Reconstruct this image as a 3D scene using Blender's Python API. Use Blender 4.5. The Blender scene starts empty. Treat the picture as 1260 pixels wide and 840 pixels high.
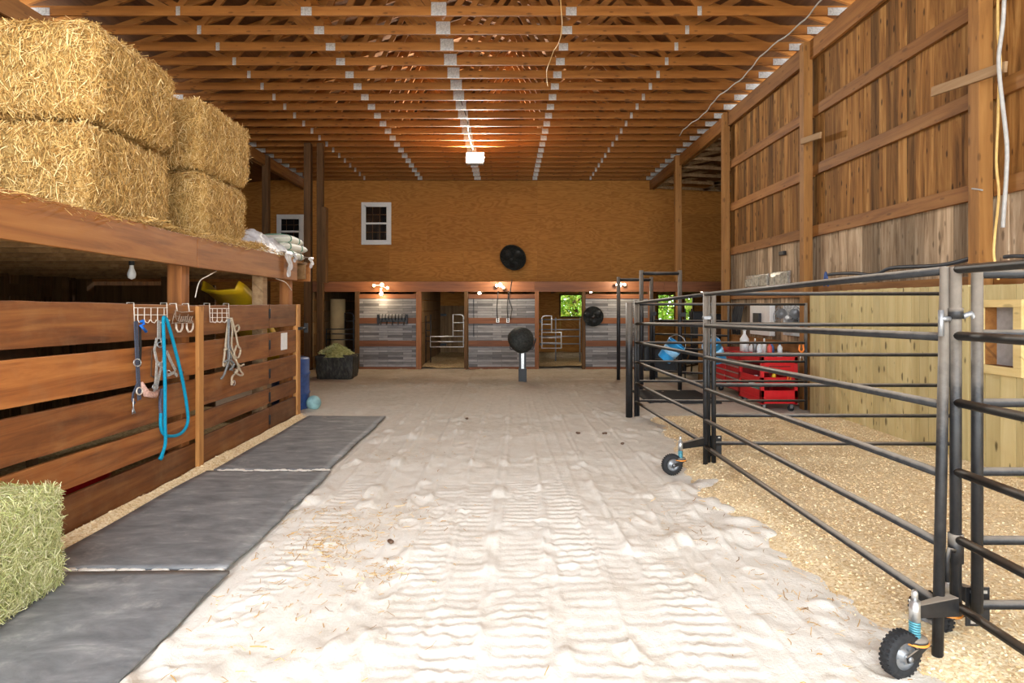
import bpy, math, random
import numpy as np
from mathutils import Vector, Matrix, Euler
random.seed(7); RNG = np.random.default_rng(7)
SC = bpy.context.scene
COL = SC.collection
PI = math.pi
F, H0, VX, VY = 730.0, 1.62, 624.0, 376.0     # focal (px), eye height, vanishing point

def at(px, py, Y):                            # pixel at depth -> world
    return Vector(((px - VX) * Y / F, Y, H0 - (py - VY) * Y / F))

# ------------------------------------------------------------------ materials
M = {}
class NT:
    def __init__(s, name):
        s.m = bpy.data.materials.new(name); s.m.use_nodes = True
        s.t = s.m.node_tree; s.n = s.t.nodes; s.l = s.t.links
        s.b = s.n['Principled BSDF']; M[name] = s.m
    def a(s, typ, **kw):
        nd = s.n.new(typ)
        for k, v in kw.items():
            if k == 'inp':
                for i, x in v.items():
                    if isinstance(x, bpy.types.NodeSocket): s.l.new(x, nd.inputs[i])
                    else: nd.inputs[i].default_value = x
            else: setattr(nd, k, v)
        return nd
    def mth(s, op, x, y=0.0, z=0.0):
        return s.a('ShaderNodeMath', operation=op, inp={0: x, 1: y, 2: z}).outputs[0]
    def ramp(s, fac, stops, interp='LINEAR'):
        r = s.a('ShaderNodeValToRGB', inp={0: fac}); r.color_ramp.interpolation = interp
        e = r.color_ramp.elements
        while len(e) < len(stops): e.new(0.5)
        for q, (p, c) in zip(e, stops):
            q.position = p; q.color = (*c, 1) if len(c) == 3 else c
        return r.outputs[0]
    def mix(s, fac, a, b, mode='MIX'):
        nd = s.a('ShaderNodeMix', data_type='RGBA', blend_type=mode)
        for i, x in ((0, fac), (6, a), (7, b)):
            if isinstance(x, bpy.types.NodeSocket): s.l.new(x, nd.inputs[i])
            else: nd.inputs[i].default_value = (*x, 1) if isinstance(x, tuple) and len(x) == 3 else x
        return nd.outputs[2]
    def coord(s, scale=(1, 1, 1), off=None):
        tc = s.a('ShaderNodeTexCoord').outputs['Object']
        if off is not None:
            tc = s.a('ShaderNodeVectorMath', operation='ADD', inp={0: tc, 1: off}).outputs[0]
        return s.a('ShaderNodeMapping', inp={0: tc, 3: scale}).outputs[0]
    def rnd(s): return s.a('ShaderNodeAttribute', attribute_name='rnd').outputs['Fac']
    def noise(s, vec, scale=1, detail=5, rough=.55, dist=0):
        return s.a('ShaderNodeTexNoise', inp={'Vector': vec, 'Scale': scale, 'Detail': detail, 'Roughness': rough, 'Distortion': dist}).outputs['Fac']
    def bump(s, h, strength=.3, dist=.01):
        b = s.a('ShaderNodeBump', inp={'Height': h, 'Strength': strength, 'Distance': dist})
        s.l.new(b.outputs[0], s.b.inputs['Normal'])
    def col(s, c):
        if isinstance(c, bpy.types.NodeSocket): s.l.new(c, s.b.inputs['Base Color'])
        else: s.b.inputs['Base Color'].default_value = (*c, 1)
    def set(s, rough=.6, metal=0., spec=.5):
        s.b.inputs['Roughness'].default_value = rough; s.b.inputs['Metallic'].default_value = metal
        s.b.inputs['Specular IOR Level'].default_value = spec

def offs(t, k=37.0):
    r = t.rnd(); x = t.mth('MULTIPLY', r, k)
    return t.a('ShaderNodeCombineXYZ', inp={0: x, 1: x, 2: x}).outputs[0]

def wood(name, dark, mid, light, axis='Y', s=1., rough=.6, knots=0., var=.35, spec=.3, bump=.25, dirt=None, dirt_amt=.0):
    t = NT(name); o = offs(t)
    sc = [9 * s] * 3; sc['XYZ'.index(axis)] = .7 * s
    v = t.coord(tuple(sc), o)
    n = t.noise(v, 1.3, 7, .62, .6)
    c = t.ramp(n, [(.28, dark), (.5, mid), (.72, light)])
    n2 = t.noise(t.coord(tuple(q * .35 for q in sc), o), 1, 2)
    c = t.mix(t.mth('MULTIPLY', n2, .5), c, t.mix(.75, c, dark))
    vv = t.mth('MULTIPLY_ADD', t.rnd(), var, 1 - var * .55)
    hs = t.a('ShaderNodeHueSaturation', inp={'Color': c, 'Value': vv, 'Saturation': 1.0})
    c = hs.outputs[0]
    if knots:
        sp = t.a('ShaderNodeSeparateXYZ', inp={0: t.coord((1, 1, 1), o)}).outputs; ai = 'XYZ'.index(axis)
        oth = [sp[i] for i in range(3) if i != ai]
        uv = t.a('ShaderNodeCombineXYZ', inp={0: t.mth('MULTIPLY', t.mth('ADD', oth[0], oth[1]), 7.5), 1: t.mth('MULTIPLY', sp[ai], 2.6), 2: 0.}).outputs[0]
        vo = t.a('ShaderNodeTexVoronoi', voronoi_dimensions='2D', inp={'Vector': uv, 'Scale': 1.0, 'Randomness': 1.0})
        keep = t.a('ShaderNodeSeparateColor', inp={0: vo.outputs['Color']}).outputs[0]
        d = t.mth('ADD', t.mth('ADD', vo.outputs['Distance'], t.mth('MULTIPLY', keep, .16)), t.mth('MULTIPLY', t.noise(t.coord((30, 30, 30)), 1, 2), .06))
        k = t.ramp(d, [(0, (1, 1, 1)), (.13, (.85, .85, .85)), (.20, (0, 0, 0))])
        c = t.mix(t.mth('MULTIPLY', k, knots), c, tuple(q * .28 for q in dark))
    if dirt:
        dn = t.ramp(t.noise(t.coord((1, 1, 1)), 3.5, 6, .65), [(.48, (0, 0, 0)), (.7, (1, 1, 1))])
        c = t.mix(t.mth('MULTIPLY', dn, dirt_amt), c, dirt)
    t.col(c); t.set(rough, 0, spec); t.bump(n, bump, .006)
    return t

def plain(name, c, rough=.5, metal=0., spec=.5, var=.12, nscale=20, bump=0., emit=None):
    t = NT(name)
    n = t.noise(t.coord((nscale,) * 3), 1, 4)
    a = tuple(q * (1 - var) for q in c); b = tuple(min(1, q * (1 + var)) for q in c)
    t.col(t.ramp(n, [(.3, a), (.7, b)])); t.set(rough, metal, spec)
    if bump: t.bump(n, bump, .01)
    if emit:
        t.b.inputs['Emission Color'].default_value = (*emit[0], 1); t.b.inputs['Emission Strength'].default_value = emit[1]
    return t

wood('fence_wood', (.115, .034, .008), (.30, .098, .022), (.47, .185, .045), 'Y', 1.0, .5, 0, .95, .4, .3, (.45, .29, .14), .14)
wood('fascia_wood', (.19, .062, .013), (.43, .155, .034), (.58, .245, .060), 'Y', .9, .5, 0, .4, .4, .3, (.45, .29, .13), .07)
wood('loft_post_wood', (.16, .055, .015), (.34, .125, .034), (.46, .19, .058), 'Z', 1., .6, 0, .3)
wood('old_post_wood', (.09, .04, .02), (.2, .09, .045), (.3, .15, .08), 'Z', 1., .7, 0, .4)
wood('trim_wood', (.36, .15, .04), (.55, .25, .07), (.66, .33, .11), 'Z', 1.2, .6, .5, .2)
wood('truss_wood', (.22, .078, .014), (.385, .145, .026), (.49, .205, .045), 'X', .9, .65, .7, .35)
wood('roof_wood', (.08, .033, .011), (.16, .066, .021), (.22, .095, .032), 'Y', .8, .8, 0, .5)
wood('girt_wood', (.17, .064, .016), (.30, .125, .03), (.39, .18, .05), 'Y', 1., .65, .5, .35)
wood('post_wood', (.19, .08, .02), (.32, .145, .038), (.41, .20, .058), 'Z', 1., .65, .6, .2)
wood('board_wood', (.07, .027, .007), (.265, .118, .03), (.48, .255, .08), 'Z', 1., .75, .9, .85, .2, .4)
wood('grey_board_wood', (.13, .075, .04), (.44, .31, .19), (.70, .55, .38), 'Z', 1.2, .8, .6, .85, .2, .4)
wood('pine_wood', (.45, .34, .14), (.61, .49, .235), (.70, .59, .32), 'Z', .7, .6, 1., .22, .3, .15)
wood('pine_frame_wood', (.60, .42, .16), (.74, .56, .25), (.80, .64, .32), 'Y', .7, .6, .5, .1, .3, .15)
wood('stall_post_wood', (.14, .05, .018), (.27, .105, .04), (.36, .155, .06), 'Z', 1., .65, .3, .3)
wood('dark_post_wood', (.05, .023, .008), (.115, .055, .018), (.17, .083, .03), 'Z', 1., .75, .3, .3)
wood('rail_wood', (.11, .036, .012), (.20, .068, .022), (.27, .098, .033), 'X', 1., .55, 0, .3)
wood('joist_wood', (.16, .08, .03), (.30, .16, .06), (.40, .23, .10), 'Y', 1., .75, 0, .4)
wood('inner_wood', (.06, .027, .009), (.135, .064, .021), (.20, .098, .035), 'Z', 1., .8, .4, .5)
wood('door_wood', (.14, .075, .03), (.28, .16, .07), (.38, .24, .11), 'Z', 1., .75, .5, .5)
wood('weathered_wood', (.2, .11, .05), (.36, .22, .11), (.46, .3, .16), 'Y', 1., .8, .3, .2)

def plywood():
    t = NT('plywood'); o = offs(t, 23.)
    v = t.coord((.5, 1, 2.6), o)
    n = t.noise(v, 1.0, 4, .5, .35)
    sn = t.mth('SINE', t.mth('MULTIPLY', n, 95.))
    fine = t.noise(t.coord((2.0, 1, 26)), 1.2, 6, .65)
    k = t.mth('ADD', t.mth('MULTIPLY_ADD', sn, .15, .5), t.mth('MULTIPLY_ADD', fine, .5, -.25))
    c = t.ramp(k, [(.2, (.29, .112, .02)), (.5, (.42, .175, .034)), (.8, (.50, .225, .052))])
    hs = t.a('ShaderNodeHueSaturation', inp={'Color': c, 'Value': t.mth('MULTIPLY_ADD', t.rnd(), .22, .88)})
    t.col(hs.outputs[0]); t.set(.7, 0, .2); t.bump(fine, .12, .003)
plywood()

def vinyl():
    t = NT('grey_cladding')
    tc = t.a('ShaderNodeTexCoord').outputs['Object']
    sp = t.a('ShaderNodeSeparateXYZ', inp={0: tc})
    v = t.a('ShaderNodeCombineXYZ', inp={0: sp.outputs[0], 1: sp.outputs[2], 2: 0.}).outputs[0]
    br = t.a('ShaderNodeTexBrick', inp={'Vector': v, 'Color1': (.40, .38, .37, 1), 'Color2': (.10, .09, .086, 1), 'Mortar': (.04, .036, .034, 1),
             'Scale': 1.0, 'Mortar Size': .003, 'Bias': -.1, 'Brick Width': .62, 'Row Height': .062})
    br.offset = .37; br.offset_frequency = 2; br.squash = 1.0
    n = t.noise(t.coord((3, 3, 40)), 1, 6, .7)
    c = t.mix(.7, br.outputs[0], t.ramp(n, [(.3, (.10, .09, .085)), (.7, (.42, .39, .37))]), 'OVERLAY')
    t.col(c); t.set(.55, 0, .35)
vinyl()

def sand():
    t = NT('sand')
    v = t.coord((1, 1, 1))
    n1 = t.noise(v, .7, 5, .6); n2 = t.noise(v, 9, 6, .7); n3 = t.noise(v, 60, 4, .7)
    k = t.mth('ADD', t.mth('MULTIPLY', n1, .55), t.mth('ADD', t.mth('MULTIPLY', n2, .35), t.mth('MULTIPLY', n3, .15)))
    c = t.ramp(k, [(.36, (.62, .55, .445)), (.5, (.80, .745, .655)), (.64, (.87, .83, .75))])
    # browner, darker tone mixed in towards the stalls
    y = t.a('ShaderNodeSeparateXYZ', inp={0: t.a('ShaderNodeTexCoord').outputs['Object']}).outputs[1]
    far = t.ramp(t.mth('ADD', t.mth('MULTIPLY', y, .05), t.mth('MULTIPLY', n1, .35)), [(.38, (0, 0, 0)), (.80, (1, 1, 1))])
    far_tone = t.ramp(k, [(.38, (.27, .215, .15)), (.62, (.47, .395, .305))])
    c = t.mix(t.mth('MULTIPLY', far, .9), c, far_tone)
    sp = t.ramp(t.noise(v, 14, 3, .8), [(.70, (0, 0, 0)), (.78, (1, 1, 1))])
    c = t.mix(t.mth('MULTIPLY', sp, .5), c, (.40, .30, .17))
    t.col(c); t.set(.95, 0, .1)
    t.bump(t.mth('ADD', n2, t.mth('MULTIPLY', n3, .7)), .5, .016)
sand()

def shav(name, a, b, c_, sc=55):
    t = NT(name); v = t.coord((1, 1, 1))
    vo = t.a('ShaderNodeTexVoronoi', inp={'Vector': v, 'Scale': sc, 'Randomness': 1.0})
    w = t.a('ShaderNodeSeparateColor', inp={0: vo.outputs['Color']}).outputs[0]
    n1 = t.noise(v, 1.6, 5, .65)
    c = t.ramp(t.mth('ADD', t.mth('MULTIPLY', w, .6), t.mth('MULTIPLY', n1, .5)), [(.2, a), (.5, b), (.85, c_)])
    st = t.ramp(t.noise(v, 1.1, 6, .7), [(.56, (0, 0, 0)), (.72, (1, 1, 1))])
    c = t.mix(t.mth('MULTIPLY', st, .45), c, a)
    t.col(c); t.set(.85, 0, .15); t.bump(t.mth('ADD', w, t.noise(v, 40, 4)), .7, .012)
shav('shavings', (.60, .42, .21), (.84, .65, .38), (.93, .79, .55), 75)
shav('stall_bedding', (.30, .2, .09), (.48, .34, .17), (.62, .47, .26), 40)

def rndcol(name, stops, rough=.7, spec=.2, trans=0.):
    t = NT(name); c = t.ramp(t.rnd(), stops); t.col(c); t.set(rough, 0, spec)
    if trans:
        t.b.inputs['Subsurface Weight'].default_value = 0
    return t
rndcol('straw', [(0, (.25, .118, .025)), (.35, (.49, .275, .075)), (.7, (.68, .435, .15)), (1, (.87, .65, .32))])
rndcol('hay', [(0, (.21, .25, .06)), (.35, (.47, .49, .18)), (.7, (.68, .65, .33)), (1, (.86, .80, .52))])
rndcol('chips', [(0, (.55, .37, .18)), (.4, (.84, .65, .38)), (1, (.92, .79, .54))])
rndcol('leaf', [(0, (.10, .22, .02)), (.5, (.27, .48, .06)), (1, (.55, .70, .18))], .6, .2)
def body(name, a, b):
    t = NT(name); n = t.noise(t.coord((14, 14, 26)), 1, 7, .75)
    t.col(t.ramp(n, [(.35, a), (.65, b)])); t.set(.9, 0, .1); t.bump(n, .9, .03)
body('straw_core', (.18, .09, .022), (.52, .34, .12)); body('hay_core', (.15, .16, .04), (.52, .51, .22))

def rubber():
    t = NT('rubber_mat'); v = t.coord((1, 1, 1))
    n = t.noise(t.coord((1.2, 3, 1)), 2.2, 7, .68, .4)
    c = t.ramp(n, [(.33, (.13, .132, .136)), (.55, (.225, .225, .225)), (.72, (.40, .39, .37))])
    d = t.ramp(t.noise(v, 2.6, 6, .75), [(.58, (0, 0, 0)), (.75, (1, 1, 1))])
    c = t.mix(t.mth('MULTIPLY', d, .6), c, (.55, .51, .46))
    t.col(c); t.set(.62, 0, .35); t.bump(n, .1, .004)
rubber()

def black_metal():
    t = NT('black_metal'); v = t.coord((1, 1, 1))
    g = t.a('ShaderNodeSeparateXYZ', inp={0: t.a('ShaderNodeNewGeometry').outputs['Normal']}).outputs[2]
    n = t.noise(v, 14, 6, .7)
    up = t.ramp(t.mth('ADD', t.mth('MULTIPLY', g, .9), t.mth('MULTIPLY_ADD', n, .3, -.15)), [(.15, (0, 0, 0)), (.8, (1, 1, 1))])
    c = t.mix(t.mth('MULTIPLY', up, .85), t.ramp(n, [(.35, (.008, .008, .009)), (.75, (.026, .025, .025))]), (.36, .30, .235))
    t.col(c); t.set(.48, 0, .35)
black_metal()
plain('black_plain', (.012, .012, .013), .5)
plain('black_rubber', (.02, .02, .021), .75, 0, .3, .3, 60, .3)
plain('dark_plastic', (.03, .03, .028), .55, 0, .4, .4, 30)
plain('galvanized', (.62, .60, .57), .42, .55, .5, .25, 40)
plain('pale_metal', (.46, .47, .48), .5, .3); plain('grey_metal', (.28, .285, .29), .45, .6, .5, .15, 25)
plain('silver_metal', (.55, .55, .54), .35, .8, .5, .2, 30)
plain('white_paint', (.80, .78, .74), .4, 0, .5, .04)
plain('white_wire', (.72, .63, .52), .4, .2, .5, .15)
plain('dark_wire', (.34, .25, .18), .5, .4, .5, .3, 60)
plain('white_plastic', (.82, .81, .78), .35, 0, .5, .05)
plain('old_paper', (.42, .38, .30), .6, 0, .2, .5, 14); plain('old_print', (.28, .26, .30), .6, 0, .2, .6, 14); plain('paper', (.85, .84, .81), .8, 0, .2, .04)
plain('blue_rope', (.006, .27, .42), .75, 0, .2, .3, 160, .5)
plain('navy_web', (.08, .09, .125), .85, 0, .2, .35, 120, .3)
plain('bright_blue', (.01, .14, .55), .6, 0, .3, .2)
plain('grey_web', (.40, .37, .33), .85, 0, .2, .4, 90, .3)
plain('tan_rope', (.50, .40, .28), .85, 0, .2, .4, 140, .4)
plain('grey_rope', (.22, .22, .21), .85, 0, .2, .4, 140, .4)
plain('pink_fleece', (.55, .33, .26), .95, 0, .1, .3, 60, .5)
plain('red_enamel', (.58, .012, .018), .3, 0, .5, .08)
plain('dark_red_enamel', (.22, .01, .012), .35, 0, .5, .15)
plain('yellow_plastic', (.72, .44, .01), .4, 0, .5, .12, 6)
plain('barrel_blue', (.035, .075, .22), .45, 0, .5, .2)
plain('ball_teal', (.25, .42, .42), .55, 0, .3, .25, 12)
plain('bucket_blue', (.025, .27, .58), .4, 0, .5, .2, 8)
plain('label_blue', (.22, .45, .66), .5, 0, .4, .2); plain('label_paper', (.62, .66, .68), .5, 0, .4, .2)
plain('can_red', (.6, .08, .06), .4); plain('can_blue', (.05, .12, .3), .4); plain('cap_orange', (.85, .22, .03), .4)
plain('teal_spring', (.10, .33, .40), .4, .3); plain('orange_ring', (.80, .28, .04), .45)
plain('grey_cord', (.42, .40, .37), .6); plain('yellow_cord', (.78, .52, .17), .6); plain('red_cord', (.62, .07, .03), .6)
plain('black_hose', (.03, .036, .045), .5, 0, .5, .3, 10)
plain('sack_white', (.70, .69, .60), .55, 0, .4, .15, 6); plain('sack_green', (.12, .25, .17), .55); plain('sack_red', (.55, .12, .10), .5)
plain('cream_wood', (.55, .38, .18), .7, 0, .3, .1, 5)
plain('lit_divider_tan', (.48, .33, .16), .8, 0, .2, .1, 5)
plain('clear_box', (.26, .22, .18), .2, 0, .6, .5, 18)
plain('seat_brown', (.10, .05, .025), .5, 0, .5, .3)
def muckbag():
    t = NT('muck_bag'); n = t.noise(t.coord((16, 16, 5)), 1, 6, .7)
    t.col(t.ramp(n, [(.45, (.016, .014, .011)), (.62, (.06, .055, .04)), (.8, (.30, .28, .22))])); t.set(.6, 0, .4); t.bump(n, .5, .02)
muckbag()
def plastic_film():
    t = NT('plastic_film'); t.col((.88, .88, .90)); t.set(.25, 0, .5)
    t.b.inputs['Transmission Weight'].default_value = .25; t.b.inputs['Alpha'].default_value = .86
    t.bump(t.noise(t.coord((12, 12, 12)), 1, 5, .6, .8), .7, .03)
plastic_film()
def glass(name, c, rough=.05):
    t = NT(name); t.col(c); t.set(rough, 0, .8)
glass('dark_glass', (.012, .012, .012))
def clear_glass():
    t = NT('clear_glass'); t.col((1, 1, 1)); t.set(.0, 0, .5); t.b.inputs['Transmission Weight'].default_value = 1; t.b.inputs['IOR'].default_value = 1.0
clear_glass()
def emit(name, c, s):
    t = NT(name); t.col((.9, .9, .9)); t.b.inputs['Emission Color'].default_value = (*c, 1); t.b.inputs['Emission Strength'].default_value = s
emit('flood_lens', (1, .95, .78), 6); emit('lamp_white', (1, .95, .80), 30); emit('lamp_warm', (1, .70, .30), 14); emit('bulb_white', (1, .93, .75), 30)
def fanmesh():
    t = NT('fan_mesh'); n = t.noise(t.coord((25, 25, 25)), 1, 4)
    t.col(t.ramp(n, [(.3, (.012, .012, .010)), (.7, (.045, .045, .038))])); t.set(.7, 0, .3)
fanmesh()
def ground():
    t = NT('yard'); n = t.noise(t.coord((1, 1, 1)), .6, 5); t.col(t.ramp(n, [(.3, (.56, .50, .41)), (.7, (.68, .62, .52))])); t.set(.95, 0, .1)
ground()

# ------------------------------------------------------------------ mesh builder
class MB:
    def __init__(s): s.v = []; s.f = []; s.r = []; s.sm = []
    def add(s, vs, fs, smooth=False, r=None):
        o = len(s.v); r = random.random() if r is None else r
        s.v += [tuple(p) for p in vs]; s.r += [r] * len(vs)
        s.f += [tuple(i + o for i in f) for f in fs]; s.sm += [smooth] * len(fs); return s
    def box(s, lo, hi, r=None, M_=None):
        x0, y0, z0 = lo; x1, y1, z1 = hi
        vs = [Vector(p) for p in ((x0, y0, z0), (x1, y0, z0), (x1, y1, z0), (x0, y1, z0), (x0, y0, z1), (x1, y0, z1), (x1, y1, z1), (x0, y1, z1))]
        if M_ is not None: vs = [M_ @ p for p in vs]
        return s.add(vs, [(0, 3, 2, 1), (4, 5, 6, 7), (0, 1, 5, 4), (1, 2, 6, 5), (2, 3, 7, 6), (3, 0, 4, 7)], False, r)
    def cbox(s, c, d, r=None, M_=None):
        return s.box([a - b / 2 for a, b in zip(c, d)], [a + b / 2 for a, b in zip(c, d)], r, M_)
    def bar(s, p0, p1, w, h, up=(0, 0, 1), r=None):       # w across, h along up
        p0, p1 = Vector(p0), Vector(p1); d = (p1 - p0); L = d.length; d.normalize(); up = Vector(up)
        x = d.cross(up)
        if x.length < 1e-5: x = d.cross(Vector((1, 0, 0)))
        x.normalize(); u = x.cross(d)
        m = Matrix((x, d, u)).transposed().to_4x4(); m.translation = p0
        return s.box((-w / 2, 0, -h / 2), (w / 2, L, h / 2), r, m)
    def tube(s, pts, rad, n=8, closed=False, r=None, cap=True):
        P = [Vector(p) for p in pts]; k = len(P); vs = []; fs = []; prev = None
        rads = rad if isinstance(rad, (list, tuple)) else [rad] * k
        for i, p in enumerate(P):
            a = P[(i - 1) % k] if (closed or i > 0) else p; b = P[(i + 1) % k] if (closed or i < k - 1) else p
            t = (b - a).normalized()
            if prev is None:
                u = t.cross(Vector((0, 0, 1)))
                if u.length < .05: u = t.cross(Vector((1, 0, 0)))
            else: u = prev - t * prev.dot(t)
            u.normalize(); prev = u; w = t.cross(u)
            vs += [p + (u * math.cos(2 * PI * j / n) + w * math.sin(2 * PI * j / n)) * rads[i] for j in range(n)]
        for i in range(k if closed else k - 1):
            i2 = (i + 1) % k
            fs += [(i * n + j, i * n + (j + 1) % n, i2 * n + (j + 1) % n, i2 * n + j) for j in range(n)]
        if cap and not closed: fs += [tuple(range(n - 1, -1, -1)), tuple((k - 1) * n + j for j in range(n))]
        return s.add(vs, fs, True, r)
    def lathe(s, prof, axis=(0, 0, 1), c=(0, 0, 0), n=24, r=None, smooth=True):   # prof: (radius, t)
        ax = Vector(axis).normalized(); u = ax.cross(Vector((0, 0, 1)))
        if u.length < .05: u = Vector((1, 0, 0))
        u.normalize(); w = ax.cross(u); c = Vector(c); vs = []; fs = []
        for (rr, t) in prof:
            rr = max(rr, 1e-4)
            vs += [c + ax * t + (u * math.cos(2 * PI * j / n) + w * math.sin(2 * PI * j / n)) * rr for j in range(n)]
        for i in range(len(prof) - 1):
            fs += [(i * n + j, i * n + (j + 1) % n, (i + 1) * n + (j + 1) % n, (i + 1) * n + j) for j in range(n)]
        return s.add(vs, fs, smooth, r)
    def ball(s, c, rad, n=14, r=None, sc=(1, 1, 1)):
        o = len(s.v)
        s.lathe([(rad * math.sin(PI * i / 8), -rad * math.cos(PI * i / 8)) for i in range(9)], (0, 0, 1), (0, 0, 0), n, r)
        for i in range(o, len(s.v)):
            p = s.v[i]; s.v[i] = (p[0] * sc[0] + c[0], p[1] * sc[1] + c[1], p[2] * sc[2] + c[2])
        return s
    def prism(s, pts, th, M_=None, r=None):                # outline in local xy, thickness along z
        k = len(pts); vs = [Vector((x, y, 0)) for x, y in pts] + [Vector((x, y, th)) for x, y in pts]
        if M_ is not None: vs = [M_ @ p for p in vs]
        return s.add(vs, [tuple(range(k - 1, -1, -1)), tuple(range(k, 2 * k))] + [(i, (i + 1) % k, (i + 1) % k + k, i + k) for i in range(k)], False, r)
    def xf(s, m): s.v = [tuple(m @ Vector(p)) for p in s.v]; return s
    def build(s, name, mat, parent=None, base=None, label=None, bevel=0, cat=None, group=None, kind=None, solid=0):
        o = np_obj(name, np.array(s.v, dtype=np.float64).reshape(-1, 3), s.f, np.array(s.r), mat, parent, base, smooth=s.sm)
        if bevel:
            b = o.modifiers.new('bevel', 'BEVEL'); b.width = bevel; b.segments = 2; b.limit_method = 'ANGLE'; b.harden_normals = False
        if solid:
            b = o.modifiers.new('solid', 'SOLIDIFY'); b.thickness = solid
        tag(o, label, cat, group, kind); return o

ORG = {}
def origin(o):
    while o.parent: o = o.parent
    return ORG.get(o.name, Vector((0, 0, 0)))
def np_obj(name, V, Fc, R, mat, parent=None, base=None, smooth=None):
    me = bpy.data.meshes.new(name); off = Vector((0, 0, 0))
    if parent is not None: off = origin(parent)
    elif base is not None: off = Vector(base)
    V = V - np.array(off)
    if isinstance(Fc, np.ndarray):
        nf, k = Fc.shape
        me.vertices.add(len(V)); me.vertices.foreach_set('co', V.astype(np.float32).ravel())
        me.loops.add(nf * k); me.loops.foreach_set('vertex_index', Fc.astype(np.int32).ravel())
        me.polygons.add(nf); me.polygons.foreach_set('loop_start', np.arange(0, nf * k, k, dtype=np.int32))
        me.update(calc_edges=True)
    else: me.from_pydata([tuple(p) for p in V], [], Fc)
    at_ = me.attributes.new('rnd', 'FLOAT', 'POINT'); at_.data.foreach_set('value', np.asarray(R, dtype=np.float32))
    if smooth is not None:
        me.polygons.foreach_set('use_smooth', np.full(len(me.polygons), smooth, dtype=bool) if isinstance(smooth, bool) else np.array(smooth, dtype=bool))
    me.validate(); me.update()
    me.materials.append(M[mat] if isinstance(mat, str) else mat)
    o = bpy.data.objects.new(name, me); COL.objects.link(o)
    if parent is not None: o.parent = parent
    else: o.location = off; ORG[o.name] = off
    return o
def tag(o, label=None, cat=None, group=None, kind=None):
    if label: o['label'] = label
    if cat: o['category'] = cat
    if group: o['group'] = group
    if kind: o['kind'] = kind
    return o
def thing(name, label, cat, loc=(0, 0, 0), group=None, kind=None):
    o = bpy.data.objects.new(name, None); COL.objects.link(o); o.empty_display_size = .1
    o.location = loc; ORG[o.name] = Vector(loc); return tag(o, label, cat, group, kind)
def copy_tree(o, parent=None):
    c = o.copy(); COL.objects.link(c)
    if parent is not None: c.parent = parent
    for ch in list(o.children): copy_tree(ch, c)
    return c
def dup(root, loc, rz=None, label=None, group=None):
    c = copy_tree(root); c.location = loc
    if rz is not None: c.rotation_euler = (0, 0, rz)
    if label: c['label'] = label
    if group: c['group'] = group
    return c

# numpy value noise: sum of sines
_K = RNG.normal(size=(24, 3)); _PH = RNG.uniform(0, 6.28, 24)
def sn(P, scale):
    s = np.zeros(len(P))
    for i in range(24):
        m = 1 + (i % 4) * .8
        s += np.sin((P * scale * m) @ _K[i] + _PH[i]) / m
    return s / 7.

def strands(P, N, count_len, wid, lift=(-.1, .35), bias=None):
    n = len(P)
    D = RNG.normal(size=(n, 3))
    if bias is not None: D = D * np.array(bias)
    D -= N * np.sum(D * N, 1)[:, None]
    D /= np.linalg.norm(D, axis=1)[:, None] + 1e-9
    D += N * RNG.uniform(lift[0], lift[1], n)[:, None]
    D /= np.linalg.norm(D, axis=1)[:, None]
    S = np.cross(D, N + RNG.normal(size=(n, 3)) * .6); S /= np.linalg.norm(S, axis=1)[:, None] + 1e-9
    L = RNG.uniform(*count_len, n)[:, None]; W = RNG.uniform(*wid, n)[:, None] * .5
    bend = (RNG.normal(size=(n, 3)) * .22 - N * .10) * L
    a, b, c = P - D * L * .5 + bend * .5, P, P + D * L * .5 + bend * .5
    V = np.stack([a - S * W, a + S * W, b + S * W, b - S * W, c + S * W, c - S * W], 1).reshape(-1, 3)
    o = (np.arange(n) * 6)[:, None]
    Fq = np.concatenate([o + np.array([[0, 1, 2, 3]]), o + np.array([[3, 2, 4, 5]])], 0)
    R = np.repeat(np.clip(RNG.normal(.55, .26, n), 0, 1), 6)
    return V, Fq, R

def rbox_map(U, dim, rad):
    hd = np.array(dim) / 2 - rad
    p = U * (np.array(dim) / 2)
    q = np.clip(p, -hd, hd); d = p - q
    ln = np.linalg.norm(d, axis=1)[:, None]; nn = d / (ln + 1e-9)
    return q + nn * rad, nn
def cube_pts(n, dim, w=None):
    dim = np.array(dim)
    A = np.array([dim[1] * dim[2]] * 2 + [dim[0] * dim[2]] * 2 + [dim[0] * dim[1]] * 2)
    if w is not None: A = A * np.array(w)
    f = RNG.choice(6, n, p=A / A.sum()); U = RNG.uniform(-1, 1, (n, 3))
    for i in range(6): U[f == i, i // 2] = 1 if i % 2 else -1
    return U
def cube_grid(n):
    V = []; Fc = []
    g = np.linspace(-1, 1, n)
    for ax in range(3):
        for sg in (-1, 1):
            o = len(V)
            for a in g:
                for b in g:
                    p = [0, 0, 0]; p[ax] = sg; p[(ax + 1) % 3] = a; p[(ax + 2) % 3] = b; V.append(p)
            for i in range(n - 1):
                for j in range(n - 1):
                    q = (o + i * n + j, o + (i + 1) * n + j, o + (i + 1) * n + j + 1, o + i * n + j + 1)
                    Fc.append(q if sg > 0 else q[::-1])
    return np.array(V, float), np.array(Fc)

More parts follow.
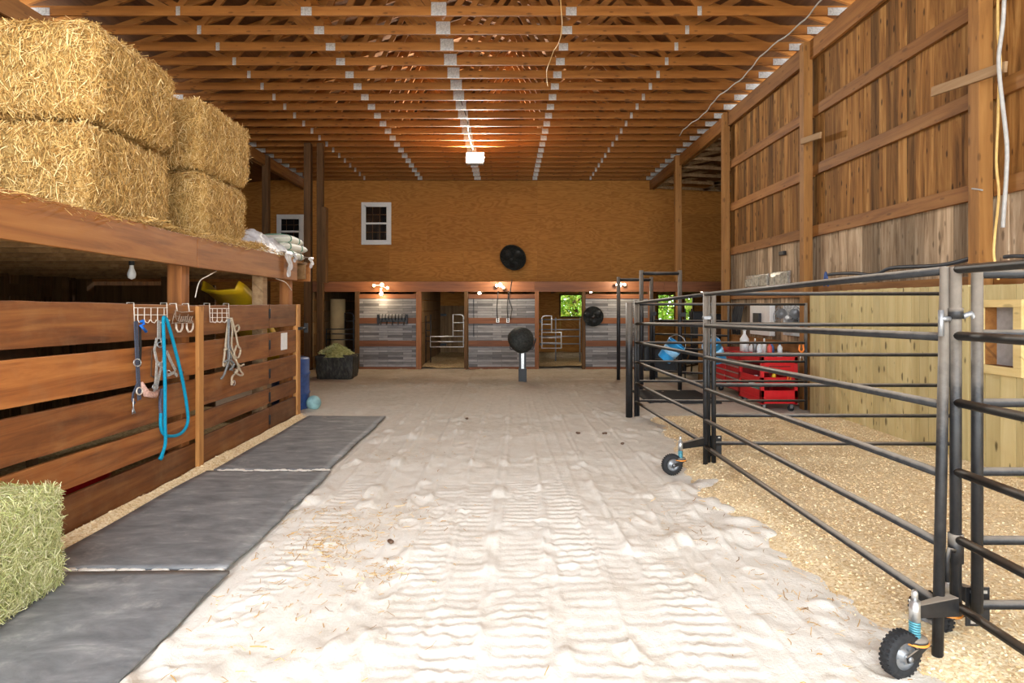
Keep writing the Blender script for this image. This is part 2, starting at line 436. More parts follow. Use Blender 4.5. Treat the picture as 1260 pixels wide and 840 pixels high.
def bale(name, dim, rad, n_str, mats, lump, clen, wid, seed, w=None, bias=None):
    """rounded, lumpy bale with a skin of loose strands; built around its base centre"""
    def surf(U):
        p, n = rbox_map(U, dim, rad)
        d = sn(p + seed, 3.2) * lump + sn(p + seed * 2, 11.) * lump * .45
        # flakes: faint grooves along the length
        d = d - lump * .5 * np.exp(-((np.mod(p[:, 0] + seed, .42) - .21) / .025) ** 2)
        return p + n * d[:, None], n
    U, Fq = cube_grid(26); p, n = surf(U); p[:, 2] += dim[2] / 2
    o = np_obj(name, p, Fq, np.full(len(p), .5), mats[1], None, (0, 0, 0), smooth=True)
    U = cube_pts(n_str, dim, w); p, n = surf(U); p = p + n * RNG.uniform(-.012, .012, len(p))[:, None]; p[:, 2] += dim[2] / 2
    V, Fs, R = strands(p, n, clen, wid, bias=bias)
    V[:, 2] = np.maximum(V[:, 2], .004)
    return o, (V, Fs, R)
def merge_strands(o, S, mat):
    """append strands to the bale's own mesh as a second material slot"""
    me = o.data; n0 = len(me.vertices)
    V0 = np.zeros(n0 * 3, np.float32); me.vertices.foreach_get('co', V0); V0 = V0.reshape(-1, 3)
    F0 = np.zeros(len(me.loops), np.int32); me.loops.foreach_get('vertex_index', F0); F0 = F0.reshape(-1, 4)
    V = np.concatenate([V0, S[0]]); Fq = np.concatenate([F0, S[1] + n0]); R = np.concatenate([np.full(n0, .5), S[2]])
    m2 = bpy.data.meshes.new(me.name); nf = len(Fq)
    m2.vertices.add(len(V)); m2.vertices.foreach_set('co', V.astype(np.float32).ravel())
    m2.loops.add(nf * 4); m2.loops.foreach_set('vertex_index', Fq.astype(np.int32).ravel())
    m2.polygons.add(nf); m2.polygons.foreach_set('loop_start', np.arange(0, nf * 4, 4, dtype=np.int32))
    m2.update(calc_edges=True)
    a = m2.attributes.new('rnd', 'FLOAT', 'POINT'); a.data.foreach_set('value', R.astype(np.float32))
    m2.materials.append(me.materials[0]); m2.materials.append(M[mat])
    mi = np.zeros(nf, np.int32); mi[len(F0):] = 1
    m2.polygons.foreach_set('material_index', mi)
    sm = np.zeros(nf, bool); sm[:len(F0)] = True; m2.polygons.foreach_set('use_smooth', sm)
    m2.update(); o.data = m2

# ------------------------------------------------------------------ levels
XW, XL = 4.75, -6.69          # plank wall / far side plate line
YE, YS = 19.6, 15.16          # plywood end wall, stall fronts
ZT = H0 + 4.12                # underside of the trusses
XF = -3.05                    # face of the plank stall fence
YB = 12.75                    # where the plank walls stop

# ------------------------------------------------------------------ floor
_bx = np.array([2.0, 2.55, 2.86, 3.29, 3.77, 4.32, 5.28, 7.0, 8.5]); _bv = np.array([1.95, 1.86, 1.74, 1.78, 1.76, 1.68, 1.66, 1.9, 2.1])
def ground_z(X, Y):
    P = np.stack([X, Y, np.zeros_like(X)], 1)
    z = sn(P, 1.3) * .012 + sn(P + 9, 4.5) * .014 + sn(P + 2, 13.) * .004
    lump = np.maximum(0, sn(P * np.array([1, .8, 1]) + 4, 7.5) - .10) * .06
    lane = np.zeros_like(X); tread = np.zeros_like(X)
    bands = [(-1.02, .14, .10, .0), (-.50, .13, .085, .7), (-.22, .13, .09, 1), (.08, .14, .08, 1), (.40, .14, .095, 1), (.70, .12, .085, .6), (1.0, .15, .09, .8), (-1.42, .13, .08, .6), (1.34, .1, .08, .4)]
    for i, (xc, hw, pitch, amt) in enumerate(bands):
        xx = xc + .05 * np.sin(Y * .35 + i * 1.7) + (Y - 4) * (-.018 if xc > .6 else .012)
        u = (X - xx) / hw; inb = np.clip(1.25 - np.abs(u) ** 6, 0, 1) * (np.abs(u) < 1.05)
        zig = np.abs(((u * 2.2 + .2 * np.sin(Y * 3)) % 1.0) - .5) * .055 + sn(P + i, 5.) * .02
        fade = np.clip((9.5 - Y) / 5, 0, 1) * np.clip(.72 + .9 * sn(P * .8 + i * 5, 1.1) + .6 * sn(P + i * 3, 4.), .0, 1.1)
        tread += inb * amt * fade * .0050 * np.tanh(1.8 * np.sin((Y + zig) / pitch * 2 * PI))
        lane += inb * .8
        tread += -.012 * inb * (amt < .1) + .008 * np.exp(-((np.abs(u) - 1.1) / .12) ** 2) * np.clip((13 - Y) / 6, 0, 1)
    lane = np.clip(lane, 0, 1)
    rs = np.random.default_rng(21)
    for k in range(120):                                    # boot and hoof prints
        hx, hy = rs.uniform(-1.6, 1.7), 2.0 + 8 * rs.uniform(0, 1) ** 1.6; a = rs.uniform(-.6, .6); L, Wd = (.14, .055) if k % 3 else (.075, .065)
        near = (np.abs(X - hx) < .3) & (np.abs(Y - hy) < .3)
        if not near.any(): continue
        dx, dy = X[near] - hx, Y[near] - hy; u_, v_ = (dx * math.cos(a) + dy * math.sin(a)) / Wd, (-dx * math.sin(a) + dy * math.cos(a)) / L
        q = np.sqrt(u_ ** 2 + v_ ** 2); dep = rs.uniform(.25, .65)
        tread[near] += dep * (-.013 * np.clip((1.05 - q) * 3, 0, 1) + .012 * np.exp(-((q - 1.3) / .22) ** 2)); 
    g = z + lump * (1 - .75 * lane) + tread
    g = np.where((X > np.interp(Y, _bx, _bv) + .35) & (Y < 8.3), -.05, g)
    under = (X > -3.02) & (X < np.interp(Y, [2, 3.5, 5.7, 8.57], [-1.655, -1.665, -1.69, -1.735])) & (Y < 8.62)
    return np.where(under, np.minimum(g, 0) * .2 - .012, g)
xs = np.unique(np.concatenate([np.arange(-11, -3, .5), np.arange(-3, -1.9, .06), np.arange(-1.9, 2.3, .017), np.arange(2.3, 5, .1), np.arange(5, 10.01, .5)]))
ys = np.unique(np.concatenate([np.arange(-30, 0, 1.), np.arange(0, 1.9, .1), np.arange(1.9, 5.5, .0135), np.arange(5.5, 9, .03), np.arange(9, 15.5, .07), np.arange(15.5, 20.3, .3)]))
GX, GY = np.meshgrid(xs, ys); gx, gy = GX.ravel(), GY.ravel()
gz = ground_z(gx, gy) * ((gy > 0) & (np.abs(gx) < 4.6))
nx, ny = len(xs), len(ys)
I, J = np.meshgrid(np.arange(nx - 1), np.arange(ny - 1)); b = (J * nx + I).ravel()
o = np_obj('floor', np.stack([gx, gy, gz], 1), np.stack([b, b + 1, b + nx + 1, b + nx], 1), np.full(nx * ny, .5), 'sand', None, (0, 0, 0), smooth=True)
tag(o, kind='structure')

def heap_mesh(name, x0, x1, y0, y1, step, hfun, mat, label, cat='shavings', chips=0, chipmat='chips', csize=(.012, .03)):
    xs = np.arange(x0, x1 + 1e-6, step); ys = np.arange(y0, y1 + 1e-6, step)
    X, Y = np.meshgrid(xs, ys); x, y = X.ravel(), Y.ravel(); z = hfun(x, y); k = len(xs)
    I, J = np.meshgrid(np.arange(k - 1), np.arange(len(ys) - 1)); b = (J * k + I).ravel()
    Fq = np.stack([b, b + 1, b + k + 1, b + k], 1)
    keep = z[Fq].max(1) > -.012
    o = np_obj(name, np.stack([x, y, z], 1), Fq[keep], np.full(len(x), .5), mat, None, (0, 0, 0), smooth=True)
    if chips:
        cx = RNG.uniform(x0, x1, chips); cy = y0 + (y1 - y0) * RNG.uniform(0, 1, chips) ** 1.7
        cz = hfun(cx, cy); ok = cz > -.004; P = np.stack([cx, cy, np.maximum(cz, .004) + .003], 1)[ok]
        N = np.tile(np.array([[0, 0, 1.]]), (len(P), 1))
        S = strands(P, N, csize, (.005, .011), lift=(-.1, .6)); merge_strands(o, S, chipmat)
    return tag(o, label, cat, None, 'stuff')

def shav_h(x, y):
    P = np.stack([x, y, np.zeros_like(x)], 1)
    e = x - np.interp(y, _bx, _bv); e = np.minimum(e, (8.62 - y) * .8)
    e = e + sn(P, 2.2) * .13 + sn(P + 3, 9.) * .06
    return np.clip(-.02 + .19 * np.clip(e + .1, -.5, .35), -.03, .06) + sn(P + 5, 6.) * .006 + .035 * np.clip((x - 3.6), 0, 1)
heap_mesh('wood_shavings', 1.3, 4.59, -.5, 8.7, .035, shav_h, 'shavings', 'deep bed of golden wood shavings inside the black pipe pens', 'wood shavings', 70000, 'chips', (.008, .022))
def strip_h(x, y):
    P = np.stack([x, y, np.zeros_like(x)], 1)
    return np.clip(.05 - (x + 3.03) * .35 + sn(P, 4.) * .02, -.03, .05)
heap_mesh('wood_shavings', -3.03, -2.75, 2.2, 8.75, .02, strip_h, 'shavings', 'narrow drift of shavings along the foot of the plank fence', 'wood shavings', 2600, 'chips', (.01, .03))
# wisps of hay trodden into the sand
cl = []
for (px, py, r, n) in ((405, 672, .16, 260), (385, 640, .3, 130), (345, 735, .35, 120), (420, 640, .2, 100), (470, 706, .1, 80), (480, 640, .25, 90), (330, 780, .3, 60), (505, 560, .4, 60), (500, 650, .3, 80), (430, 530, .3, 60), (870, 640, .3, 120), (980, 720, .3, 120), (1040, 760, .25, 120)):
    Yd = F * H0 / (py - VY); c = at(px, py, Yd)
    q = RNG.normal(size=(n, 2)) * r * np.array([1, 1.2]) + np.array([[c.x, c.y]]); cl.append(q)
q = np.concatenate(cl); q = q[(q[:, 0] > -1.7)]
P = np.stack([q[:, 0], q[:, 1], ground_z(q[:, 0], q[:, 1]) + .006], 1)
S = strands(P, np.tile([[0, 0, 1.]], (len(P), 1)), (.02, .09), (.002, .005), lift=(-.05, .2))
o = np_obj('hay_wisps', S[0], S[1], S[2], 'straw', None, (0, 0, 0)); tag(o, 'loose wisps of hay trodden into the white sand', 'hay', None, 'stuff')
# small droppings / clods
for i, (px, py) in enumerate(((483, 668), (575, 516), (712, 534), (744, 534), (765, 547))):
    Yd = F * H0 / (py - VY); c = at(px, py, Yd); m = MB()
    for k in range(3): m.ball((c.x + random.uniform(-.02, .02), c.y + random.uniform(-.02, .02), .016), .016, 8, sc=(1.2, 1, .8))
    m.build('dirt_clod', 'seat_brown', None, (c.x, c.y, 0), 'small dark clod of dirt on the sand, ' + ('by the hay wisps', 'on the far centre wheel track', 'far out between tyre tracks', 'beside its twin near the pens', 'before the pen corner post')[i], 0, 'dirt clod', 'dirt clods on the sand')

# ------------------------------------------------------------------ rubber mats
def mat(y0, y1, x0, x1, label, z=.012):
    n = 40; V = []; R = []
    ysx = np.linspace(y0, y1, n)
    m = MB()
    top = []; bot = []
    xsx = np.linspace(x0, x1, 14)
    for yy in ysx:
        for xx in xsx:
            e = .0
            if xx == x1: e = .006 * math.sin(yy * 5.1) + .004 * math.sin(yy * 13)
            top.append((xx + e, yy, z + .004 * math.sin(xx * 3 + yy * 2) + .004 * math.sin(yy * 4)))
    k = 14; fs = [(j * k + i, j * k + i + 1, (j + 1) * k + i + 1, (j + 1) * k + i) for j in range(n - 1) for i in range(k - 1)]
    m.add(top, fs, True)
    o = m.build('rubber_mat', 'rubber_mat', None, ((x0 + x1) / 2, y0, 0), label, cat='mat', group='rubber mats along the plank fence', solid=.018)
    o.modifiers['solid'].offset = 1
    return o
mat(5.78, 8.57, -2.86, -1.75, 'grey rubber stall mat by the far end of the plank fence')
mat(3.59, 5.74, -2.90, -1.70, 'grey rubber stall mat in the middle of the row, below the hanging blue rope')
mat(1.0, 3.55, -2.90, -1.66, 'grey rubber stall mat under the green hay bale')
m = MB()
for k, yy in enumerate((5.76, 3.57)):
    for i in range(40):
        x = -2.8 + i * .027; m.ball((x, yy + random.uniform(-.02, .02), .024), random.uniform(.012, .03), 6, sc=(1.4, .9, .35))
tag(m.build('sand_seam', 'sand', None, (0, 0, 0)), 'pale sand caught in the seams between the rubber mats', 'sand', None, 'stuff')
m = MB(); m.box((2.35, 9.8, .004), (3.55, 11.2, .03))
m.build('rubber_mat', 'black_rubber', None, (2.9, 10.4, 0), 'black rubber mat lying inside the tall walk-through gate frame', cat='mat', bevel=.006)

# ------------------------------------------------------------------ shell
def boards(m, x, y0, y1, z0, z1, wr=(.13, .24), gap=(.001, .004), th=.022):
    y = y0
    while y < y1:
        w = random.uniform(*wr); e = min(y + w, y1); dx = random.uniform(0, .012)
        m.box((x + dx, y, z0 + random.uniform(-.01, .01)), (x + dx + th, e - random.uniform(*gap), z1 + random.uniform(-.01, .01)))
        y = e
GIRTS = (.85, 1.76, 2.70, 3.63, 4.55)
def plank_wall(name, x, sgn):
    r = tag(bpy.data.objects.new(name, None), kind='structure'); COL.objects.link(r); ORG[r.name] = Vector((0, 0, 0))
    m = MB(); boards(m, x + .05 * sgn if sgn > 0 else x - .07, -2.5, YB, 2.76, 5.62); m.build('upper_boards', 'board_wood', r)
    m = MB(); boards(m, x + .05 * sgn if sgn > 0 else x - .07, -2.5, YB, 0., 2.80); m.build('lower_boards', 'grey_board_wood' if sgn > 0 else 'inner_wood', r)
    for z in GIRTS:
        m = MB(); segs = [-2.5, 2.3, 5.80, 9.22, YB] 
        for a, b_ in zip(segs, segs[1:]):
            j = random.uniform(-.012, .012)
            m.box((min(x, x + .05 * sgn), a + .01, z + j), (max(x, x + .05 * sgn), b_ - .005, z + .165 + j))
        m.build('girt', 'girt_wood' if sgn > 0 or z > 2 else 'inner_wood', r, bevel=.004)  # low loft-side girts take darker wood to stand in for shade
    return r
wr = plank_wall('wall_right', XW, 1)
wl = plank_wall('wall_left', XL, -1)
# plates carrying the trusses
for nm, x in (('trim_1', XW), ('trim_2', XL)):
    m = MB(); seg = [-2.5, 2.3, 5.8, 9.22, 12.65, 16.2, YE - .03]
    for a, b_ in zip(seg, seg[1:]): m.box((x - .05, a, ZT - .30), (x + .0, b_ - .004, ZT - .002)); m.box((x + .05, a, ZT - .30), (x + .1, b_ - .004, ZT - .002))
    tag(m.build(nm, 'girt_wood', None, (0, 0, 0), bevel=.004), kind='structure')
# posts of the frame
def post(px_x, y, x, w, z1, mat_, label, group=None, bev=.006, name='timber_post', d=None):
    m = MB(); d = d or w; m.box((x - w / 2, y - d / 2, -.05), (x + w / 2, y + d / 2, z1))
    return m.build(name, mat_, None, (x, y, 0), label, bev, 'post', group)
for y, lab in ((2.3, 'square timber post in the plank wall at the barn front'), (5.86, 'square timber post in the plank wall with cords hanging on it'),
               (9.28, 'square timber post in the plank wall beside the pale pine partition'), (12.7, 'square timber post where the plank wall ends'), (16.25, 'square timber post standing free before the plywood end wall, beyond the tall pen gates')):
    post(0, y, XW - .075, .14 if y < 14 else .17, ZT - .02, 'post_wood', lab, 'timber posts along the plank wall')
    
for y, lab in ((5.86, 'dark timber post on the hay loft side behind the bales'), (9.28, 'dark timber post behind the feed sacks on the loft side'), (12.7, 'dark timber post at the end of the loft-side wall'), (16.25, 'dark timber post before the plywood by the small white window')):
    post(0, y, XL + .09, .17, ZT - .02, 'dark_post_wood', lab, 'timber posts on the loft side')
post(0, 15.0, -5.03, .17, ZT - .02, 'dark_post_wood', 'tall dark timber post rising from the stall fronts to the trusses, outer of two')
post(0, 15.0, -4.72, .15, ZT - .02, 'dark_post_wood', 'tall dark timber post rising from the stall fronts to the trusses, inner of two')
# light switch boxes on those posts
m = MB(); m.box((-4.66, 14.88, 2.2), (-4.55, 15.1, 4.1)); m.build('conduit_board', 'dark_post_wood', None, (-4.6, 15, 2.2), 'dark vertical board fixed beside the tall inner post', .004, 'board')
# end wall of plywood sheets (windows and a door cut out of the lower sheets)
r = tag(bpy.data.objects.new('wall_back', None), kind='structure'); COL.objects.link(r); ORG[r.name] = Vector((0, 0, 0))
WIN = [(1.77, 2.47, 1.27, 1.97), (4.99, 5.56, 1.12, 1.97), (5.86, 6.12, 1.12, 1.97)]
m = MB(); xs_ = np.arange(-10, 9.2, 2.44)
zs = [(2.2, 3.42), (3.42, 4.64), (4.64, ZT + .02)]
for q, (z0, z1) in enumerate(zs):
    for x in xs_:
        o_ = 1.22 * (q % 2); m.box((x + o_ - 1.2, YE, z0), (x + o_ + 1.237, YE + .02, z1 - .002))
m.build('upper_sheets', 'plywood', r)
m = MB(); m.box((-10.6, YE + .022, 2.15), (9.1, YE + .05, ZT + .3)); m.build('sky_gap_backing', 'inner_wood', r)  # unseen backing added to stop sky light leaking through the sheet gaps
m = MB(); cuts = sorted({-11., -8.7, -6.3, -3.9, -1.4, .9} | {w_ for a in WIN for w_ in a[:2]} | {3.6, 9.5})
for a, b_ in zip(cuts, cuts[1:]):
    w_ = [w for w in WIN if abs(w[0] - a) < 1e-6]
    if w_: m.box((a, YE, 0), (b_, YE + .02, w_[0][2])); m.box((a, YE, w_[0][3]), (b_, YE + .02, 2.2))
    else: m.box((a, YE, 0), (b_ - .003, YE + .02, 2.2))
m.build('lower_sheets', 'plywood', r)
for i, (x0, x1, z0, z1) in enumerate(WIN):
    wroot = tag(bpy.data.objects.new('window_%d' % (i + 3), None), kind='structure'); COL.objects.link(wroot); ORG[wroot.name] = Vector((0, 0, 0))
    m = MB()
    for a in ((x0 - .05, YE - .03, z0 - .05, x1 + .05, YE + .05, z0), (x0 - .05, YE - .03, z1, x1 + .05, YE + .05, z1 + .05), (x0 - .05, YE - .03, z0, x0, YE + .05, z1), (x1, YE - .03, z0, x1 + .05, YE + .05, z1)):
        m.box(a[:3], a[3:])
    if i == 1: m.box((x0, YE, 1.53), (x1, YE + .04, 1.56))
    m.build('frame', 'inner_wood', wroot)
# gable and roof
rid = (XW + XL) / 2; zr = ZT + 2.05
m = MB(); m.add([(XL - .2, YE + .02, ZT), (XW + .2, YE + .02, ZT), (rid, YE + .02, zr + .45), (XL - .2, YE + .06, ZT), (XW + .2, YE + .06, ZT), (rid, YE + .06, zr + .45)], [(0, 1, 2), (3, 5, 4), (0, 3, 4, 1), (1, 4, 5, 2), (2, 5, 3, 0)])
m.build('gable_boards', 'roof_wood', r)
ce = tag(bpy.data.objects.new('ceiling', None), kind='structure'); COL.objects.link(ce); ORG[ce.name] = Vector((0, 0, 0))
def slope(m, xa, za, xb, zb, y0, y1, th=.03):
    m.add([(xa, y0, za), (xb, y0, zb), (xb, y1, zb), (xa, y1, za), (xa, y0, za + th), (xb, y0, zb + th), (xb, y1, zb + th), (xa, y1, za + th)],
          [(0, 1, 2, 3), (7, 6, 5, 4), (0, 4, 5, 1), (1, 5, 6, 2), (2, 6, 7, 3), (3, 7, 4, 0)])
m = MB()
yy = -2.6
while yy < YE:
    e = min(yy + 1.22, YE + .1); slope(m, XL - .45, ZT + .14, rid, zr + .17, yy, e); slope(m, rid, zr + .17, XW + .45, ZT + .14, yy, e); yy = e
m.build('roof_deck', 'roof_wood', ce)
m = MB()
for sx, x0, x1 in ((1, XW + .2, 9.2), (-1, XL - .2, -10.6)):
    slope(m, min(x0, x1), (ZT + .2 if sx > 0 else ZT - .4) , max(x0, x1), (ZT - .4 if sx > 0 else ZT + .2), YB - .1, YE + .1)
m.build('wing_roof', 'roof_wood', ce)
m = MB(); m.box((9.1, YB - .1, 0), (9.16, YE, ZT + .1)); m.box((XW + .06, YB - .05, 0), (9.1, YB, ZT)); tag(m.build('wall_wing_right', 'inner_wood', None, (0, 0, 0)), kind='structure')  # unseen outer walls, added to keep daylight out of the wing
m = MB(); m.box((-10.6, YB - .1, 0), (-10.54, YE, ZT + .1)); m.box((-10.6, YB - .05, 0), (XL - .06, YB, ZT)); tag(m.build('wall_wing_left', 'inner_wood', None, (0, 0, 0)), kind='structure')  # same added enclosure against daylight on the loft side
m = MB()
for k in range(7):
    y = YB + .9 + k * .95
    m.bar((XW + .1, y, ZT - .25), (9, y, ZT - .45), .04, .09); m.bar((XW + .2, y, ZT - .2), (6.4, y, ZT + .1), .04, .09); m.bar((6.4, y, ZT - .35), (7.6, y, ZT + .05), .04, .09); m.bar((7, y, ZT - .35), (6.4, y, ZT + .1), .04, .09)
m.build('wing_rafters', 'weathered_wood', ce)

# ------------------------------------------------------------------ trusses
def zt(x): return ZT + .14 + (zr - ZT - .12) * (1 - abs(x - rid) / ((XW - XL) / 2))
hs_ = (XW - XL) / 2; st = .578
t0 = thing('roof_truss', 'x', 'roof truss', (0, 0, 0), 'roof trusses')
m = MB(); m.box((XL - .12, 0, ZT), (XW + .12, .04, ZT + .135)); m.build('bottom_chord', 'truss_wood', t0, bevel=.003)
for s_ in (-1, 1):
    m = MB(); m.bar((rid + s_ * (hs_ + .3), .02, ZT + .16), (rid, .02, zr + .08), .04, .12); m.build('top_chord', 'truss_wood', t0)
W = [((rid, 0), (rid + 1.1, 1)), ((rid, 0), (rid - 1.1, 1)), ((rid + 1.88, 0), (rid + 1.1, 1)), ((rid - 1.88, 0), (rid - 1.1, 1)), ((rid + 1.88, 0), (rid + 2.9, 1)), ((rid - 1.88, 0), (rid - 2.9, 1)),
     ((rid + 3.7, 0), (rid + 2.9, 1)), ((rid - 3.7, 0), (rid - 2.9, 1)), ((rid + 3.7, 0), (rid + 4.5, 1)), ((rid - 3.7, 0), (rid - 4.5, 1))]
for (xa, _), (xb, _) in W:
    m = MB(); m.bar((xa, .02, ZT + .12), (xb, .02, zt(xb)), .089, .036, up=(0, 1, 0)); m.build('web', 'truss_wood', t0)
for dx, w_, h_ in ((0, .215, .19), (1.88, .15, .12), (-1.88, .15, .12), (3.7, .06, .13), (-3.7, .06, .13), (hs_ - .05, .3, .11), (-hs_ + .05, .3, .11)):
    m = MB(); x = rid + dx; m.box((x - w_ / 2, -.004, ZT - .004), (x + w_ / 2, 0, ZT + h_ - .004))
    for k in range(int(w_ / .022)): m.box((x - w_ / 2 + .006 + k * .022, -.007, ZT), (x - w_ / 2 + .012 + k * .022, -.004, ZT + h_ - .008))
    m.build('connector_plate', 'galvanized', t0)
ORD = ['first', 'second', 'third', 'fourth', 'fifth', 'sixth', 'seventh', 'eighth', 'ninth', 'tenth', 'eleventh', 'twelfth', 'thirteenth', 'fourteenth', 'fifteenth', 'sixteenth', 'seventeenth', 'eighteenth', 'nineteenth', 'twentieth', 'twenty-first', 'twenty-second', 'twenty-third', 'twenty-fourth', 'twenty-fifth', 'twenty-sixth']
y = YE - .2; i = 0
YT = []
while y > 6.4:
    o = t0 if i == 0 else copy_tree(t0); o.location = (0, y, 0); YT.append(y)
    o['label'] = 'timber roof truss, %s counted forward from the plywood end wall' % ORD[i]; i += 1; y -= st
for nm, xx in (('over the centre aisle, loft half', rid - 1.75), ('over the centre aisle, plank wall half', rid + 1.75)):
    m = MB(); m.box((xx - .045, 6.5, ZT + .15), (xx + .045, YE - .1, ZT + .19)); m.build('truss_brace', 'truss_wood', None, (xx, 6.5, ZT), 'long timber brace lying across the trusses ' + nm, cat='brace')
m = MB(); pts = [(4.25 - (y - 6) * .014 + .04 * math.sin(y * 3.1), y, ZT - .012 - .03 * abs(math.sin(y * PI / st))) for y in np.arange(6, 14.4, .145)]
m.tube(pts, .011, 6); m.build('electric_cable', 'grey_cord', None, pts[0], 'pale electric cable sagging under the trusses beside the plank wall', cat='cable')
m = MB(); pts = [(rid + 1.72 + .06 * math.sin(y * 2.3), y, ZT - .01 - .05 * abs(math.sin(y * PI / st / 1.5))) for y in np.arange(6.5, 11, .145)]
m.tube(pts, .007, 6); m.build('electric_cable', 'yellow_cord', None, pts[0], 'thin yellow cable looped under the trusses along the timber brace', cat='cable')

# ------------------------------------------------------------------ flood lamp
def area(loc, rot, sx, sy, power, col=(1, .94, .84), spread=PI):
    l = bpy.data.lights.new('lamp', 'AREA'); l.shape = 'RECTANGLE'; l.size = sx; l.size_y = sy; l.energy = power; l.color = col; l.spread = spread
    o = bpy.data.objects.new('lamp_light', l); o.location = loc; o.rotation_euler = rot; COL.objects.link(o); return o
def point(loc, power, rad=.05, col=(1, .82, .55)):
    l = bpy.data.lights.new('lamp', 'POINT'); l.energy = power; l.shadow_soft_size = rad; l.color = col
    o = bpy.data.objects.new('lamp_light', l); o.location = loc; COL.objects.link(o); return o
def flood(x, y, label, power, tilt=35, grp=None):
    z = ZT - .30; t = thing('flood_lamp', label, 'lamp', (x, y, ZT), grp)
    R = Matrix.Translation((x, y, z)) @ Matrix.Rotation(math.radians(-tilt), 4, 'X')
    m = MB(); m.box((-.22, .0, -.14), (.22, .05, .14), M_=R)
    for k in range(9): m.box((-.2 + k * .05 - .004, .05, -.13), (-.2 + k * .05 + .004, .085, .13), M_=R)
    m.box((-.23, -.10, .14), (.23, .02, .15), M_=R); m.box((-.24, -.08, -.14), (-.23, .0, .15), M_=R); m.box((.23, -.08, -.14), (.24, .0, .15), M_=R)  # added visor plates, keep the lamp's light off the trusses
    m.build('housing', 'grey_metal', t, bevel=.003)
    m = MB(); m.box((-.2, -.006, -.12), (.2, -.001, .12), M_=R); m.build('lens', 'flood_lens', t)
    m = MB(); m.box((-.235, .01, -.02), (-.225, .04, .2)); m.box((.225, .01, -.02), (.235, .04, .2)); m.box((-.235, .01, .19), (.235, .04, .2)); m.cbox((0, .025, .25), (.05, .03, .11)); m.xf(Matrix.Translation((x, y, z)))
    m.build('bracket', 'grey_metal', t)
    n = R.to_3x3() @ Vector((0, -1, 0)); l = area(Vector((x, y, z)) + n * .02, n.to_track_quat('-Z', 'Y').to_euler(), .4, .24, power)
    return t
FL = flood(at(585, 192, 15.6).x, 15.5, 'lit square flood lamp hanging from the trusses over the aisle', 750, 28, None)
m = MB(); x = at(585, 192, 15.6).x
m.tube([(x - .05, 15.52, ZT - .06), (x - .1, 14.6, ZT + .02), (x - .06, 13.2, ZT + .05), (x - .12, 12.2, ZT + .1)], .008, 6); m.build('electric_cable', 'black_plain', None, (x, 13, ZT), 'black cable running along the trusses to the flood lamp', cat='cable')

# ------------------------------------------------------------------ windows in the plywood
def sash_window(name, x0, x1, z0, z1):
    t = tag(bpy.data.objects.new(name, None), kind='structure'); COL.objects.link(t); ORG[t.name] = Vector((0, 0, 0))
    m = MB(); w = .10
    for a in ((x0, z0, x1, z0 + w), (x0, z1 - w, x1, z1), (x0, z0 + w, x0 + w, z1 - w), (x1 - w, z0 + w, x1, z1 - w)): m.box((a[0], YE - .05, a[1]), (a[2], YE - .001, a[3]))
    m.build('frame', 'white_paint', t, bevel=.006)
    zm = (z0 + z1) / 2; s_ = .05
    for k, (za, zb) in enumerate(((zm - .02, z1 - w), (z0 + w, zm + .02))):
        m = MB(); yy = YE - .03 - .012 * k
        for a in ((x0 + w, za, x1 - w, za + s_), (x0 + w, zb - s_, x1 - w, zb), (x0 + w, za, x0 + w + s_, zb), (x1 - w - s_, za, x1 - w, zb)): m.box((a[0], yy - .012, a[1]), (a[2], yy + .012, a[3]))
        sh = m.build('sash', 'white_paint', t)
        m = MB(); m.box((x0 + w + s_, yy - .003, za + s_), (x1 - w - s_, yy + .003, zb - s_)); m.build('pane', 'dark_glass', sh)
        m = MB(); mid = (x0 + x1) / 2
        for q in (-.12, .12): m.box((mid + q - .008, yy - .007, za + s_), (mid + q + .008, yy + .007, zb - s_))
        m.box((x0 + w + s_, yy - .007, (za + zb) / 2 - .008), (x1 - w - s_, yy + .007, (za + zb) / 2 + .008)); m.build('grid', 'inner_wood', sh)
a, b_ = at(445, 301, YE), at(481.5, 249, YE); sash_window('window_1', a.x, b_.x, a.z, b_.z)
a, b_ = at(341, 306, YE), at(374, 264, YE); sash_window('window_2', a.x, b_.x, a.z, b_.z)

# ------------------------------------------------------------------ stall fronts
def sx(px): return (px - VX) * YS / F
def sz(py): return H0 - (py - VY) * YS / F
m = MB(); xa = -5.0
for xb in (sx(658), 4.0, 9.0): m.box((xa, YS - .06, sz(359)), (xb - .004, YS, sz(346.5))); xa = xb
m.build('header_beam', 'rail_wood', None, (-5, YS, 2), 'long reddish header beam running over all the stall fronts', .005, 'beam')
LF = MB(); LF.box((-5.1, YS - .02, 2.2), (9.0, YE - .01, 2.24)); o = LF.build('loft_floor', 'inner_wood', None, (0, YS, 2.2)); o.name = 'trim_3'; tag(o, kind='structure')
m = MB()
for k in range(30): m.box((-5 + k * .46, YS + .02, 2.02), (-5 + k * .46 + .04, YE - .02, 2.2))
tag(m.build('trim_4', 'joist_wood', None, (0, YS, 2.0)), kind='structure')
PN = [('first', sx(442.5), sx(512), 'with the black bridle rack'), ('second', sx(576.5), sx(658), 'behind the pedestal fan'), ('third', sx(720.5), sx(797), 'with the round black fan hung on it')]
for nm, x0, x1, what in PN:
    t = thing('stall_wall', 'grey plank-clad stall front wall ' + what, 'stall wall', ((x0 + x1) / 2, YS, 0), 'clad stall front walls')
    m = MB(); m.box((x0, YS - .02, .04), (x1, YS + .03, 1.83)); m.build('cladding', 'grey_cladding', t)
    for za, zb in ((1.80, 1.915), (1.165, 1.31), (.585, .73), (.0, .06)):
        m = MB(); m.box((x0, YS - .045, za), (x1, YS - .018, zb)); m.build('rail', 'rail_wood', t, bevel=.004)
